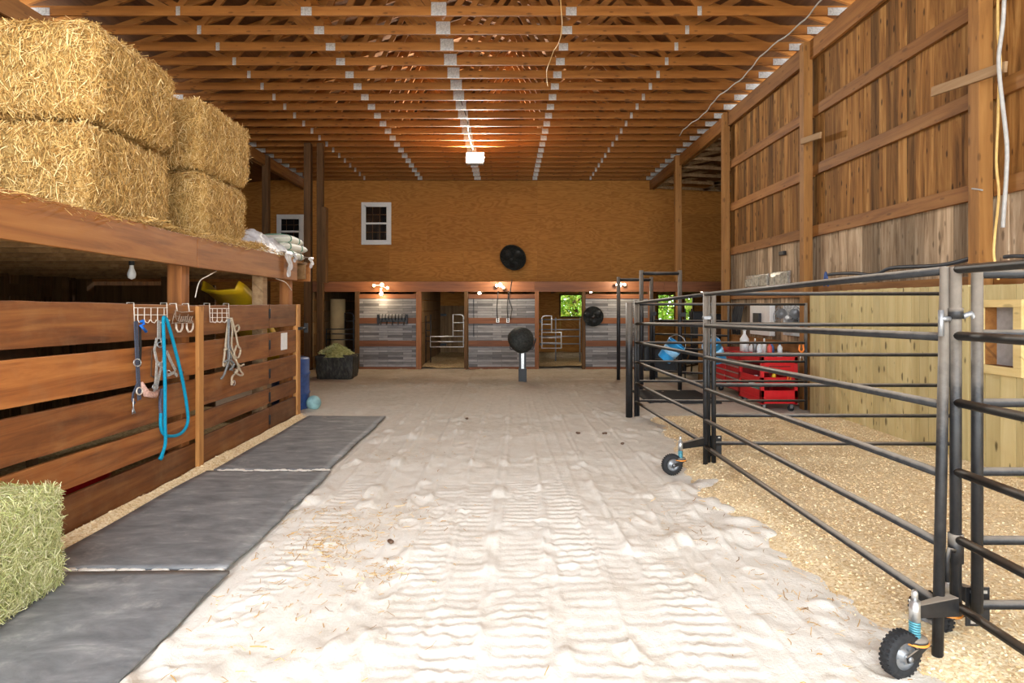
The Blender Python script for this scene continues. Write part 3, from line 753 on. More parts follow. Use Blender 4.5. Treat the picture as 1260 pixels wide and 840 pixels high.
for i, (px, w, mt, lab) in enumerate(((440, .11, 'dark_post_wood', 'dark stall post beside the black gated stall'), (515.5, .13, 'stall_post_wood', 'reddish stall post between bridle rack wall and the gated doorway'),
        (573.5, .09, 'dark_post_wood', 'dark stall post at the hinge of the silver gate'), (660.5, .10, 'stall_post_wood', 'reddish stall post beside the windowed stall doorway'), (718, .085, 'dark_post_wood', 'dark stall post next to the hung black fan'), (800, .12, 'stall_post_wood', 'reddish stall post where the third clad wall ends'))):
    x = sx(px); m = MB(); m.box((x - w / 2, YS - .065, 0), (x + w / 2, YS + .06, sz(358.5))); m.build('stall_post', mt, None, (x, YS, 0), lab, .005, 'post', 'stall posts')
# interior dividers and bedding
for x, lab in ((-5.0, 'plank side wall of the end stall beside the muck bag'), (-2.22, 'plank divider between the black gated and silver gated stalls'), (.74, 'plank divider behind the reddish post by the windowed stall'), (3.72, 'plank divider behind the third clad stall wall')):
    m = MB(); z = .03
    while z < 1.95: m.box((x - .02, YS + .07, z), (x + .02, YE - .03, z + .28)); z += .29
    m.build('stall_divider', 'door_wood', None, (x, (YS + YE) / 2, 0), lab, .004, 'stall divider', 'stall dividers')
for x0, x1, lab in ((-4.96, -2.26, 'behind the muck bag'), (-2.18, .70, 'behind the silver gate'), (.78, 3.68, 'below the bright window')):
    def hf(x, y, x0=x0, x1=x1):
        P = np.stack([x, y, np.zeros_like(x)], 1)
        return .10 + sn(P + x0, 2.) * .05 - .06 * np.clip((YS + .5 - y) * 2, 0, 1)
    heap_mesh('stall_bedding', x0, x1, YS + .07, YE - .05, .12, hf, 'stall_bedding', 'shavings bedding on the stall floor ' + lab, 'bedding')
dr = tag(bpy.data.objects.new('door_1', None), kind='structure'); COL.objects.link(dr); ORG[dr.name] = Vector((0, 0, 0))
m = MB(); x = -2.4
while x < -1.42: m.box((x, YE - .045, .06), (x + .155, YE - .02, 1.62)); x += .16
m.build('door_boards', 'door_wood', dr, bevel=.003)
m = MB(); m.box((-2.42, YE - .065, 1.28), (-2.0, YE - .044, 1.36)); m.box((-2.42, YE - .065, .3), (-2.0, YE - .044, .38)); m.build('strap_hinge', 'black_plain', dr)
# tan cylinder standing in for the lit divider of the end stall
m = MB(); m.lathe([(.001, 0), (.2, 0), (.2, 1.75), (.001, 1.75)], c=(-4.62, 16.2, .05), n=20); m.build('lit_divider_stand_in', 'lit_divider_tan', None, (-4.62, 16.2, 0), 'tall tan cylinder standing in for the lit stall divider behind the black gate', cat='cylinder')

# stepped pipe stall gates
def hf(x, y):
    P = np.stack([x, y, np.zeros_like(x)], 1); return .05 + sn(P + 2, 3.) * .02
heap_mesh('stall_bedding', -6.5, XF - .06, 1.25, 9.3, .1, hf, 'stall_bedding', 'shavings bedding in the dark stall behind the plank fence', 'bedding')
def stall_gate(x0, x1, ylo, rails_lo, xt0, xt1, rails_hi, mt, label, y=YS + .1):
    t = thing('stall_gate', label, 'gate', (x0, y, 0), 'stepped pipe stall gates')
    zl = rails_lo; lo, top = min(zl), max(zl); hi = max(rails_hi)
    m = MB(); r = .016
    hx = x1 if abs(xt1 - x1) < .02 else x0; ox = x0 if hx == x1 else x1; tx = xt0 if hx == x1 else xt1
    s_ = 1 if tx > hx else -1
    m.tube([(ox, y, lo), (ox, y, top), (tx, y, top)], r, 8); m.tube([(ox, y, lo), (hx, y, lo), (hx, y, hi - .06), (hx + s_ * .03, y, hi - .015), (hx + s_ * .08, y, hi), (tx, y, hi), (tx, y, top)], r, 8)
    m.build('gate_frame', mt, t)
    for z in zl[1:]: 
        m = MB(); m.tube([(x0, y, z), (x1, y, z)], r * .85, 8); m.build('gate_rail', mt, t)
    for z in rails_hi[:-1]:
        m = MB(); m.tube([(hx, y, z), (tx, y, z)], r * .85, 8); m.build('gate_rail', mt, t)
    m = MB()
    for z in (lo + .1, hi - .15): m.cbox((hx - s_ * .03, y, z), (.05, .03, .06))
    m.build('hinge', 'black_plain', t)
stall_gate(sx(529), sx(570), 0, [sz(427), sz(420.5), sz(414)], sx(557), sx(570), [sz(407), sz(397), sz(387)], 'galvanized', 'silver stepped pipe gate across the doorway with a plank back door')
stall_gate(sx(667), sx(691), 0, [sz(428.5), sz(422), sz(415.5), sz(409)], sx(667), sx(679), [sz(399), sz(388.5)], 'galvanized', 'silver stepped pipe gate in the doorway with the bright window')
stall_gate(sx(400), sx(434), 0, [sz(436), sz(418), sz(411), sz(405)], sx(423), sx(434), [sz(395), sz(385)], 'black_plain', 'black stepped pipe gate behind the muck bag')
t = thing('stall_gate', 'dull pipe rails crossing the windowed doorway deep inside', 'gate', (1.4, 15.9, 0))
for z in (1.25, .98, .8, .6): m = MB(); m.tube([(.86, 15.9, z), (1.96, 15.9, z)], .016, 8); m.build('gate_rail', 'grey_metal', t)
for x in (1.3, 1.95): m = MB(); m.tube([(x, 15.9, .1), (x, 15.9, 1.3)], .018, 8); m.build('gate_post', 'grey_metal', t)
m = MB(); m.tube([(sx(523), YS + .15, .15), (sx(523), YS + .15, sz(389)), (sx(529), YS + .15, sz(387)), (sx(529), YS + .15, .15)], .014, 8)
for py in (397, 407, 414, 420): m.tube([(sx(523), YS + .15, sz(py)), (sx(529), YS + .15, sz(py))], .012, 6)
m.build('ladder_rack', 'black_plain', None, (sx(526), YS + .15, 0), 'narrow black pipe rack just inside the silver gated stall', cat='rack')

# bridle rack
c = Vector((sx(483.5), YS - .05, sz(392))); t = thing('bridle_rack', 'black wall rack with a row of hooks on the first clad wall', 'rack', c)
m = MB(); m.box((sx(466), YS - .09, sz(396)), (sx(501.5), YS - .045, sz(391))); m.build('back_bar', 'black_plain', t)
for k in range(9):
    x = sx(467.5 + k * 4); m = MB(); m.tube([(x, YS - .09, sz(392)), (x, YS - .13, sz(393)), (x, YS - .15, sz(390)), (x + .012, YS - .14, sz(386))], .011, 6); m.build('hook', 'black_plain', t)
for k in range(5):
    x = sx(470 + k * 7); m = MB(); m.tube([(x, YS - .1, sz(395)), (x, YS - .14, sz(399)), (x, YS - .17, sz(397.5))], .012, 6); m.build('hook', 'black_plain', t)
for px in (466.5, 501): m = MB(); m.box((sx(px) - .03, YS - .12, sz(398)), (sx(px) + .03, YS - .045, sz(386.5))); m.build('bracket', 'black_plain', t)
# outlets with cords
for i, (px, cx0) in enumerate(((612.5, 612), (625, 625.5), )):
    x = sx(px); z = sz(394); t = thing('electrical_outlet', 'white electrical outlet box on the reddish rail, ' + ('below the paired lamp' if i == 0 else 'beside the pedestal fan'), 'outlet', (x, YS - .05, z), 'outlets on the reddish rail')
    m = MB(); m.box((x - .04, YS - .075, z - .055), (x + .04, YS - .046, z + .055)); m.build('cover_plate', 'white_plastic', t, bevel=.004)
    m = MB(); m.box((x - .018, YS - .082, z + .008), (x + .018, YS - .074, z + .038)); m.box((x - .018, YS - .082, z - .038), (x + .018, YS - .074, z - .008)); m.build('socket', 'dark_plastic', t)
    m = MB(); m.tube([(x, YS - .08, z), (x - .02, YS - .10, z + .3), (x, YS - .09, z + .6), (x + .01, YS - .08, sz(358))], .010, 6); m.build('power_cord', 'black_plain', None, (x, YS - .08, z), 'black power cord rising from the outlet ' + ('below the paired lamp' if i == 0 else 'beside the pedestal fan'), cat='cord')
m = MB(); m.tube([(sx(628), YS - .08, sz(393)), (sx(630), YS - .1, sz(380)), (sx(626), YS - .1, sz(368)), (sx(628), YS - .08, sz(355)), (sx(630), YS - .07, sz(344))], .009, 6)
m.build('power_cord', 'black_plain', None, (sx(628), YS - .08, sz(393)), 'second black cord running up from outlet towards the high fan', cat='cord')
m = MB(); m.tube([(sx(583), YS - .03, sz(365)), (sx(583), YS - .03, sz(414))], .008, 6); m.build('power_cord', 'black_plain', None, (sx(583), YS - .03, 1), 'thin straight black cord down the second clad wall', cat='cord')

# lamps on the header
def twin_lamp(pa, pb, label, power, col, strong):
    y = YS - .16; t = thing('twin_lamp', label, 'lamp', (sx((pa[0] + pb[0]) / 2), YS - .06, sz(350)), 'twin lamps on the header beam')
    xm = sx((pa[0] + pb[0]) / 2); m = MB(); m.lathe([(.001, 0), (.06, 0), (.06, .03), (.001, .03)], (0, -1, 0), (xm, YS - .06, sz(350.5)), 16); m.build('base', 'white_plastic', t)
    for k, (p, w) in enumerate(((pa, strong[0]), (pb, strong[1]))):
        x, z = sx(p[0]), sz(p[1])
        m = MB(); m.tube([(xm, YS - .09, sz(350.5)), ((xm + x) / 2, YS - .12, z), (x, y + .02, z)], .014, 8); m.build('arm', 'white_plastic', t)
        m = MB(); m.lathe([(.018, .03), (.034, .0), (.042, -.06), (.038, -.065)], (0, 1, .15), (x, y, z), 16); hd = m.build('lamp_head', 'white_plastic', t)
        m = MB(); m.ball((x, y - .07, z - .01), .032, 14); m.build('bulb', 'lamp_white' if w == 'w' else 'lamp_warm', hd)
    point((xm, YS - .55, sz(346)), power, .06, col)
twin_lamp((462.5, 351), (479, 354), 'twin lamp over the bridle rack wall', 28, (1, .75, .4), ('y', 'y'))
twin_lamp((611.5, 351), (619.5, 353.5), 'bright twin lamp above the pedestal fan', 65, (1, .88, .65), ('w', 'y'))
twin_lamp((757.5, 350), (766.5, 350), 'bright twin lamp above the tall walk-through gates', 65, (1, .88, .65), ('w', 'y'))
def bulb(px, py, label, power, y=YS + .25):
    c = at(px, py, y); t = thing('light_bulb', label, 'light bulb', c, 'bare bulbs under the stall ceilings')
    m = MB(); m.lathe([(.001, .14), (.03, .14), (.032, .06), (.001, .06)], c=c, n=14); m.build('socket', 'white_plastic', t)
    m = MB(); m.lathe([(.014, .07), (.018, .05), (.035, .02), (.04, -.005), (.033, -.03), (.016, -.045), (.001, -.048)], c=c, n=14); m.build('globe', 'bulb_white', t)
    point(c + Vector((0, -.02, -.12)), power, .05)
bulb(469, 361, 'lit bare bulb just under the header over bridle rack wall', 14, YS - .2)
bulb(590, 361, 'lit bare bulb just under the header by the silver gated doorway', 16)
bulb(727, 358, 'lit bare bulb above the round black fan on the clad wall', 14)
bulb(863.5, 357, 'lit bare bulb in the open bay beyond the plank wall', 14)

# ------------------------------------------------------------------ fans
def fan(loc, nrm, dia, label, colr='fan_mesh', bladecol='dark_plastic', mount=None, cap=None, shroud=False):
    n = Vector(nrm).normalized(); t = thing('wall_fan', label, 'fan', loc); R = dia / 2; c = Vector(loc)
    Q = n.to_track_quat('Z', 'Y').to_matrix().to_4x4(); Q.translation = c
    m = MB()
    for rr in np.linspace(.12, 1, 9): m.tube([Q @ Vector((R * rr * math.cos(a), R * rr * math.sin(a), R * .34 * (1 - rr ** 2.5))) for a in np.linspace(0, 2 * PI, 25)[:-1]], R * (.03 if rr > .98 else .011), 5, True)
    for k in range(24):
        a = k * PI / 12; m.tube([Q @ Vector((R * rr * math.cos(a), R * rr * math.sin(a), R * .34 * (1 - rr ** 2.5))) for rr in (.1, .4, .7, .9, 1)], R * .011, 4)
        m.tube([Q @ Vector((R * rr * math.cos(a), R * rr * math.sin(a), -R * .36 * (1 - rr ** 2.5))) for rr in (.1, .4, .7, .9, 1)], R * .011, 4)
    m.build('grille', colr, t)
    if shroud:
        m = MB(); m.lathe([(R * 1.02, R * .05), (R * 1.02, -R * .12), (R * .9, -R * .22), (R * .5, -R * .34), (R * .12, -R * .38)], n, c, 32); m.build('shroud', colr, t)
    for k in range(3):
        a0 = k * 2 * PI / 3 + .5; pts = []
        m = MB(); vs = []
        for i in range(7):
            rr = .15 + .75 * i / 6; hw = .28 + .5 * math.sin(PI * (i / 6) ** .7) ** 1 if i < 6 else .2
            for s_ in (-1, 1): a = a0 + s_ * hw; vs.append(Q @ Vector((R * rr * math.cos(a), R * rr * math.sin(a), s_ * R * .09)))
        m.add(vs, [(2 * i, 2 * i + 1, 2 * i + 3, 2 * i + 2) for i in range(6)], True); m.build('blade', bladecol, t, solid=.004)
    m = MB(); m.lathe([(.001, R * .36), (R * .14, R * .36), (R * .15, 0), (R * .22, -R * .1), (R * .22, -R * .5), (R * .12, -R * .6), (.001, -R * .6)], n, c, 18); m.build('motor', cap or bladecol, t)
    if mount is not None:
        m = MB(); mp = Vector(mount); back = c - n * R * .55; m.tube([back, (back + mp) / 2 + Vector((0, 0, -.03)), mp], .022, 8); m.cbox(mp, (.14, .14, .16)); m.build('mount', 'dark_plastic', t)
    return t
c = at(631, 317, YE - .55); fan(c, (-.35, -.8, -.48), .86, 'dark round fan mounted high on the plywood wall', 'fan_mesh', 'dark_plastic', (c.x + .15, YE - .06, c.z - .02), None, True)
c = Vector((sx(728), YS - .28, sz(389))); fan(c, (-.2, -1, -.1), .50, 'round black fan hung on the third clad stall wall', 'fan_mesh', 'black_plain', (c.x, YS - .06, c.z), None, True)
c = Vector((4.52, 9.55, H0 - 14 * 9.6 / F)); fan(c, (-.55, -.83, -.05), .43, 'grey round fan on the plank wall above the red tool cart', 'grey_metal', 'grey_metal', (XW - .01, 9.75, c.z), 'white_plastic')
# pedestal fan seen from behind
Yp = 12.65; bx = at(643, 470, Yp).x
t = thing('pedestal_fan', 'black domed fan on a square steel pedestal standing alone in the sand', 'fan', (bx, Yp, 0))
ax = Vector((.50, -.72, .48)).normalized(); c = Vector((bx - .02, Yp + .02, .90))
m = MB(); m.lathe([(.27, -.10), (.285, -.10), (.285, .03), (.255, .06), (.24, .10), (.2, .17), (.12, .22), (.001, .235)], ax, c, 28); m.build('housing', 'fan_mesh', t, label='black mesh covered drum')
Q = ax.to_track_quat('Z', 'Y').to_matrix().to_4x4(); Q.translation = c - ax * .09; m = MB()
for rr in (.06, .11, .16, .21, .25): m.tube([Q @ Vector((rr * math.cos(a), rr * math.sin(a), -.02)) for a in np.linspace(0, 2 * PI, 25)[:-1]], .004, 4, True)
for k in range(12): m.tube([Q @ Vector((.02 * math.cos(k * PI / 6), .02 * math.sin(k * PI / 6), -.02)), Q @ Vector((.27 * math.cos(k * PI / 6), .27 * math.sin(k * PI / 6), 0))], .004, 4)
m.build('front_grille', 'black_plain', t)
m = MB(); m.tube([c + ax * .05 + Vector((-.28, 0, 0)), c + Vector((-.24, -.03, -.2)), (bx - .05, Yp, .66), (bx + .05, Yp, .66), c + Vector((.24, -.03, -.2)), c + ax * .05 + Vector((.28, 0, 0))], .014, 8); m.build('yoke', 'black_plain', t)
m = MB(); m.box((bx - .085, Yp - .07, 0), (bx + .085, Yp + .07, .28)); m.build('sleeve', 'black_plain', t, bevel=.006)
m = MB(); m.box((bx - .075, Yp - .05, .26), (bx - .03, Yp + .05, .72)); m.box((bx + .03, Yp - .05, .26), (bx + .075, Yp + .05, .72)); m.box((bx - .04, Yp + .0, .26), (bx + .04, Yp + .05, .72)); m.build('upright', 'black_plain', t, bevel=.004)
m = MB(); m.box((bx - .03, Yp - .03, .28), (bx + .03, Yp, .70))
m.build('slotted_strut', 'silver_metal', t)
m = MB(); m.cbox((bx, Yp, .72), (.19, .12, .02)); m.build('top_plate', 'silver_metal', t)

# ------------------------------------------------------------------ muck bag with hay
c = at(413, 466, 13.1); x0, x1 = -4.2, -3.38
U, Fq = cube_grid(16); p, n = rbox_map(U, (.80, .62, .54), .05); p[:, 2] += .27
k = 1 + .08 * (p[:, 2] / .54 - .3); p[:, 0] *= k; p[:, 1] *= k; p += n * (sn(p, 9.) * .03)[:, None]
p[:, 2] = np.where((np.abs(p[:, 0]) < .34) & (np.abs(p[:, 1]) < .25) & (p[:, 2] > .4), .42, np.maximum(p[:, 2], 0))
o = np_obj('muck_bag', p + np.array([-3.79, 13.3, 0]), Fq, np.full(len(p), .5), 'muck_bag', None, (-3.79, 13.3, 0), smooth=True); tag(o, 'big black plastic feed bag heaped with hay beside the stalls', 'feed bag')
n_ = 4200; a = RNG.uniform(0, 2 * PI, n_); rr = np.sqrt(RNG.uniform(0, 1, n_))
def hh(x, y): return .50 + .28 * np.clip(1 - np.sqrt((x / .42) ** 2 + (y / .33) ** 2), 0, 1) ** .8
hx, hy = rr * np.cos(a) * .40, rr * np.sin(a) * .31; P = np.stack([hx - 3.79, hy + 13.3, hh(hx + .05, hy)], 1)
m = MB(); N_ = 24; ring = []
prof = [(q * .40, float(hh(np.array(q * .42), np.array(0.))) - .01) for q in np.linspace(1, 0, 8)]
m.lathe([(r_, z_) for r_, z_ in prof], c=(-3.79, 13.3, 0), n=24)
o = np_obj('hay_heap', np.array(m.v), np.array(m.f), np.array(m.r), 'hay_core', None, (0, 0, 0), smooth=True)
merge_strands(o, strands(P, np.tile([[0, 0, 1.]], (n_, 1)), (.04, .12), (.004, .009)), 'hay'); tag(o, 'mound of green hay filling the black feed bag', 'hay', None, 'stuff')

# ------------------------------------------------------------------ loft, fence
t = thing('hay_loft', 'raised timber hay loft with a broad reddish fascia carrying the straw bales', 'loft', (XF, 5, 0))
for (a, b_, za, zb, zc, zd) in ((1.2, 5.84, 2.055, 2.375, 1.995, 2.29), (5.85, 8.12, 1.995, 2.30, 1.985, 2.305), (8.13, 8.62, 1.985, 2.31, 1.985, 2.31)):
    m = MB(); x0, x1 = XF - .045, XF
    m.add([(x0, a, za), (x1, a, za), (x1, b_, zc), (x0, b_, zc), (x0, a, zb), (x1, a, zb), (x1, b_, zd), (x0, b_, zd)], [(0, 3, 2, 1), (4, 5, 6, 7), (0, 1, 5, 4), (1, 2, 6, 5), (2, 3, 7, 6), (3, 0, 4, 7)])
    m.build('fascia_board', 'fascia_wood', t, bevel=.005)
m = MB(); y = 1.2
while y < 9.15: m.box((XL + .06, y, 2.25), (XF - .046, y + .195, 2.288)); y += .2
m.build('deck', 'joist_wood', t)
m = MB()
for y in np.arange(1.3, 9.3, .41): m.box((XL + .08, y, 2.03), (XF - .047, y + .04, 2.25))
m.build('joists', 'joist_wood', t)
m = MB(); m.box((XL + .1, 9.31, 2.0), (XF - .046, 9.35, 2.29)); m.build('end_board', 'fascia_wood', t)
for (xa, xb, mt, y) in ((226, 244, 'fascia_wood', 5.72), (322, 336, 'weathered_wood', 7.6), (357, 368.5, 'fascia_wood', 8.5)):
    w = (xb - xa) * y / F * .62; m = MB(); m.box((XF - .05 - .14, y - .07, 0), (XF - .05, y + .07, 2.02)); m.build('post', mt if mt != 'fascia_wood' else 'loft_post_wood', t, bevel=.006)
for y in (2.0, 5.5, 8.4): m = MB(); m.box((XL + .3, y - .07, 0), (XL + .44, y + .07, 2.03)); m.build('post', 'dark_post_wood', t)
m = MB(); m.box((-4.9, 8.4, 0), (-4.76, 8.54, 2.03)); m.build('post', 'dark_post_wood', t)

t = thing('plank_fence', 'reddish stained plank stall fence with five boards under the hay loft', 'fence', (XF, 5, 0))
def plank(a, b_, z0a, z1a, z0b, z1b, th=.04, rv=None):
    m = MB(); x0, x1 = XF - th, XF; n = 24; vs = []; fs = []
    for i in range(n + 1):
        u = i / n; y = a + (b_ - a) * u; w1, w2 = random.uniform(-.002, .002), random.uniform(-.002, .002)
        z0 = z0a + (z0b - z0a) * u + w1; z1 = z1a + (z1b - z1a) * u + w2
        vs += [(x0, y, z0), (x1, y, z0), (x1, y, z1), (x0, y, z1)]
        if i: o = (i - 1) * 4; fs += [(o + j, o + (j + 1) % 4, o + 4 + (j + 1) % 4, o + 4 + j) for j in range(4)]
    fs += [(3, 2, 1, 0), (n * 4, n * 4 + 1, n * 4 + 2, n * 4 + 3)]
    m.add(vs, [f[::-1] for f in fs], False, rv); return m.build('plank', 'fence_wood', t, bevel=.004)
B1 = [(1.655, 1.355, 1.623, 1.318), (1.29, .994, 1.262, .95), (.93, .64, .90, .60), (.585, .355, .545, .32), (.305, -.02, .275, -.03)]
B2 = [(1.625, 1.325, 1.635, 1.335), (1.265, .968, 1.272, .955), (.915, .622, .91, .61), (.558, .37, .555, .365), (.31, -.02, .31, -.03)]
for (a, b_, c_, d), rv in zip(B1, (.38, .93, .48, .74, .13)): plank(1.2, 5.86, a + (a - c_) * .9, b_ + (b_ - d) * .9, c_, d, .04, rv)
def lerp(a, c_, u): return a + (c_ - a) * u
for (a, b_, c_, d), rv in zip(B2, (.36, .5, .42, .34, .2)):
    k = (7.62 - 5.9) / (8.55 - 5.9); plank(5.87, 7.60, b_ * 0 + a, b_, lerp(a, c_, k), lerp(b_, d, k), .04, rv); plank(7.63, 8.57, lerp(a, c_, k), lerp(b_, d, k), c_, d, .04, rv - .18)
m = MB(); m.box((XF, 5.80, 0), (XF + .04, 5.89, 1.615)); m.build('trim_strip', 'trim_wood', t, bevel=.004, label='pale orange vertical trim strip')
m = MB(); m.box((XF - .05, 8.58, 0), (XF + .02, 8.70, 1.64)); m.build('end_strip', 'trim_wood', t, bevel=.004, label='pale orange vertical end strip')
for z in (1.52, 1.12, .75, .45, .16):
    m = MB(); m.box((XF, 7.59, z - .06), (XF + .005, 7.64, z + .06)); m.tube([(XF + .006, 7.615, z - .06), (XF + .006, 7.615, z + .06)], .008, 8); m.build('hinge', 'black_plain', t)
m = MB(); m.box((XF + .02, 8.60, 1.27), (XF + .04, 8.76, 1.31)); m.tube([(XF + .05, 8.62, 1.29), (XF + .05, 8.86, 1.29)], .012, 8); m.cbox((XF + .05, 8.85, 1.29), (.05, .05, .14)); m.build('latch', 'black_plain', t)
c = at(354, 420, 8.05); m = MB(); m.box((XF, 8.0, 1.02), (XF + .004, 8.22, 1.25)); m.build('paper_notice', 'paper', None, (XF, 8.1, 1.1), 'small blank white paper notice on the plank gate', .001, 'notice')
# inside the dark stall
m = MB(); 
for y in np.arange(1.0, 9, .61): m.box((XL + .06, y, 0), (XL + .15, y + .04, 2.0))
tag(m.build('trim_5', 'dark_post_wood', None, (XL, 1, 0)), kind='structure')
m = MB(); boards_ = np.arange(XL + .1, XF - .05, .24)  # unseen end wall, added to block daylight from under the loft
for x in boards_: m.box((x, 1.16, 0), (min(x + .238, XF - .045), 1.19, 2.02))
tag(m.build('wall_front_light_block', 'inner_wood', None, (XL, 1.16, 0)), kind='structure')
def slide():
    m = MB(); vs = []; n = 14
    A, Bq = Vector((-3.56, 7.3, 2.0)), Vector((-3.70, 10.2, .06)); d = (Bq - A); u = Vector((1, -.06, 0)).normalized(); w = u.cross(d.normalized()); w = w if w.z > 0 else -w
    P = []
    for i in range(n + 1):
        s_ = i / n; p = A + d * s_
        if s_ < .25: p = p - Vector((0, 0, (.25 - s_) ** 2 * 3.0)) 
        if s_ > .85: p = p + Vector((0, .3, .2)) * (s_ - .85)
        for (a, h) in ((-.22, .14), (-.205, .02), (0, 0), (.205, .02), (.22, .14)): vs.append(p + u * a + w * h)
    m.add(vs, [(i * 5 + j, i * 5 + j + 1, i * 5 + j + 6, i * 5 + j + 5) for i in range(n) for j in range(4)], True)
    return m.build('slide', 'yellow_plastic', None, (-4.6, 10, 0), 'yellow plastic slide standing in the dark behind the plank gate', .0, 'slide', solid=.02)
slide()
m = MB(); z = .02  # plank wall added so the space under the loft stays dark
while z < 1.9: m.box((-6.58, 9.37, z), (-4.62, 9.41, z + .27)); z += .275
m.build('stall_divider', 'inner_wood', None, (-5.6, 9.39, 0), 'plank wall added at the far end under the loft to keep it dark', .004, 'stall divider')
c = at(162, 338, 5.6); t = thing('light_bulb', 'unlit white bulb hanging below the dark loft joists', 'light bulb', c)
m = MB(); m.lathe([(.015, .10), (.02, .06), (.035, .02), (.038, 0), (.03, -.03), (.001, -.045)], c=c, n=14); m.build('globe', 'white_plastic', t)
m = MB(); m.lathe([(.001, .18), (.022, .18), (.024, .09), (.001, .09)], c=c, n=12); m.build('socket', 'dark_plastic', t)
m = MB(); c = Vector((-3.6, 4.98, 0)); m.lathe([(.001, .02), (.19, .02), (.23, .26), (.245, .26), (.24, .24), (.20, .0), (.001, 0)], c=c, n=24); m.build('feed_tub', 'red_enamel', None, c, 'red feed tub on the ground glimpsed through the plank fence', cat='tub')
m = MB(); m.lathe([(.001, 0), (.26, 0), (.28, .06), (.28, .25), (.295, .27), (.28, .29), (.28, .55), (.295, .57), (.28, .59), (.28, .78), (.27, .81), (.001, .81)], c=(-3.375, 9.25, 0), n=28)
m.build('barrel', 'barrel_blue', None, (-3.37, 9.25, 0), 'dark blue plastic barrel behind the end of the plank fence', cat='barrel')
m = MB(); m.ball((-3.0, 9.2, .115), .115, 20); m.build('ball', 'ball_teal', None, (-3.0, 9.2, 0), 'dusty pale teal horse ball beside the blue barrel', cat='ball')
m = MB(); c = Vector((-4.3, 4.3, 0))
m.lathe([(.001, .05), (.16, .0), (.2, .1), (.2, .9), (.001, .95)], (0, 1, .1), c + Vector((0, 0, 1.05)), 16); t = thing('saddle_stand', 'dark barrel-shaped saddle stand in the shadow behind the fence', 'saddle stand', c)
m.build('body', 'seat_brown', t); 
for dx, dy in ((-.15, .1), (.15, .1), (-.15, .8), (.15, .8)):
    m = MB(); m.bar((c.x + dx * 1.6, c.y + dy, 0), (c.x + dx, c.y + dy, 1.0), .06, .06); m.build('leg', 'dark_post_wood', t)

# ------------------------------------------------------------------ bales
DIM = (2.4, 1.19, .775)
b1, S = bale('straw_bale', DIM, .14, 36000, ('straw', 'straw_core'), .040, (.05, .17), (.003, .0065), 1.3, w=(.6, 2.0, 1.2, .5, .3, 1.2), bias=(.8, .8, 1.7)); merge_strands(b1, S, 'straw')
b2, S = bale('straw_bale', DIM, .17, 36000, ('straw', 'straw_core'), .044, (.05, .17), (.003, .0065), 7.9, w=(.6, 2.0, 1.2, .5, .3, 1.2), bias=(.8, .8, 1.7)); merge_strands(b2, S, 'straw')
b3, b4 = b1.copy(), b2.copy(); COL.objects.link(b3); COL.objects.link(b4)
g = 'straw bales on the hay loft'
for o, loc, rz, lab in ((b1, (-4.44, 5.12, 2.29), .02, 'lower straw bale of the big front stack, resting on the loft edge'), (b2, (-4.37, 5.16, 3.07), -.02, 'topmost straw bale of the big front stack, under the trusses'),
                        (b3, (-4.42, 6.86, 3.065), -.02, 'upper straw bale of the second stack, behind the big front stack'), (b4, (-4.44, 6.86, 2.29), .02, 'lower straw bale of the second stack, beside the feed sacks')):
    o.location = loc; o.rotation_euler = (0, 0, rz); tag(o, lab, 'straw bale', g)
# green hay bale on the mat
HB, S = bale('hay_bale', (.92, .46, .57), .05, 34000, ('hay', 'hay_core'), .018, (.04, .13), (.0016, .0036), 3.1, w=(.4, 1.6, 1.8, .4, .1, 1.4)); merge_strands(HB, S, 'hay')
HB.location = (-2.745, 2.92, .03); HB.rotation_euler = (0, 0, PI / 2 + .06); tag(HB, 'small square green hay bale on the rubber mat by the fence', 'hay bale')
# loose straw along the loft edge
y = RNG.uniform(3.4, 8.4, 1500); P = np.stack([XF - np.abs(RNG.normal(0, .05, 1500)) + .01, y, 2.31 + .02 * RNG.normal(size=1500) + .035 * np.maximum(0, np.sin(y * 2.7))], 1)
S = strands(P, np.tile([[0, 0, 1.]], (1500, 1)), (.04, .14), (.003, .006)); o = np_obj('loose_straw', S[0], S[1], S[2], 'straw', None, (0, 0, 0)); tag(o, 'loose straw strewn along the top edge of the loft fascia', 'straw', None, 'stuff')
def flake(c, d, label, seed):
    U, Fq = cube_grid(10); p, n = rbox_map(U, d, .03); p += n * (sn(p + seed, 9.) * .025)[:, None]; p[:, 2] += d[2] / 2
    o = np_obj('straw_flake', p + np.array(c), Fq, np.full(len(p), .5), 'straw_core', None, c, smooth=True)
    U = cube_pts(2600, d); q, n = rbox_map(U, d, .03); q[:, 2] += d[2] / 2; S = strands(q, n, (.04, .12), (.003, .006)); merge_strands(o, S, 'straw'); tag(o, label, 'straw', 'straw flakes on the loft edge')
flake((-3.25, 6.7, 2.29), (.3, .55, .09), 'thin flake of straw on the loft edge under the second stack', 2.)
flake((-3.2, 7.35, 2.29), (.25, .4, .10), 'thin flake of straw on the loft edge beside the plastic wrap', 5.)

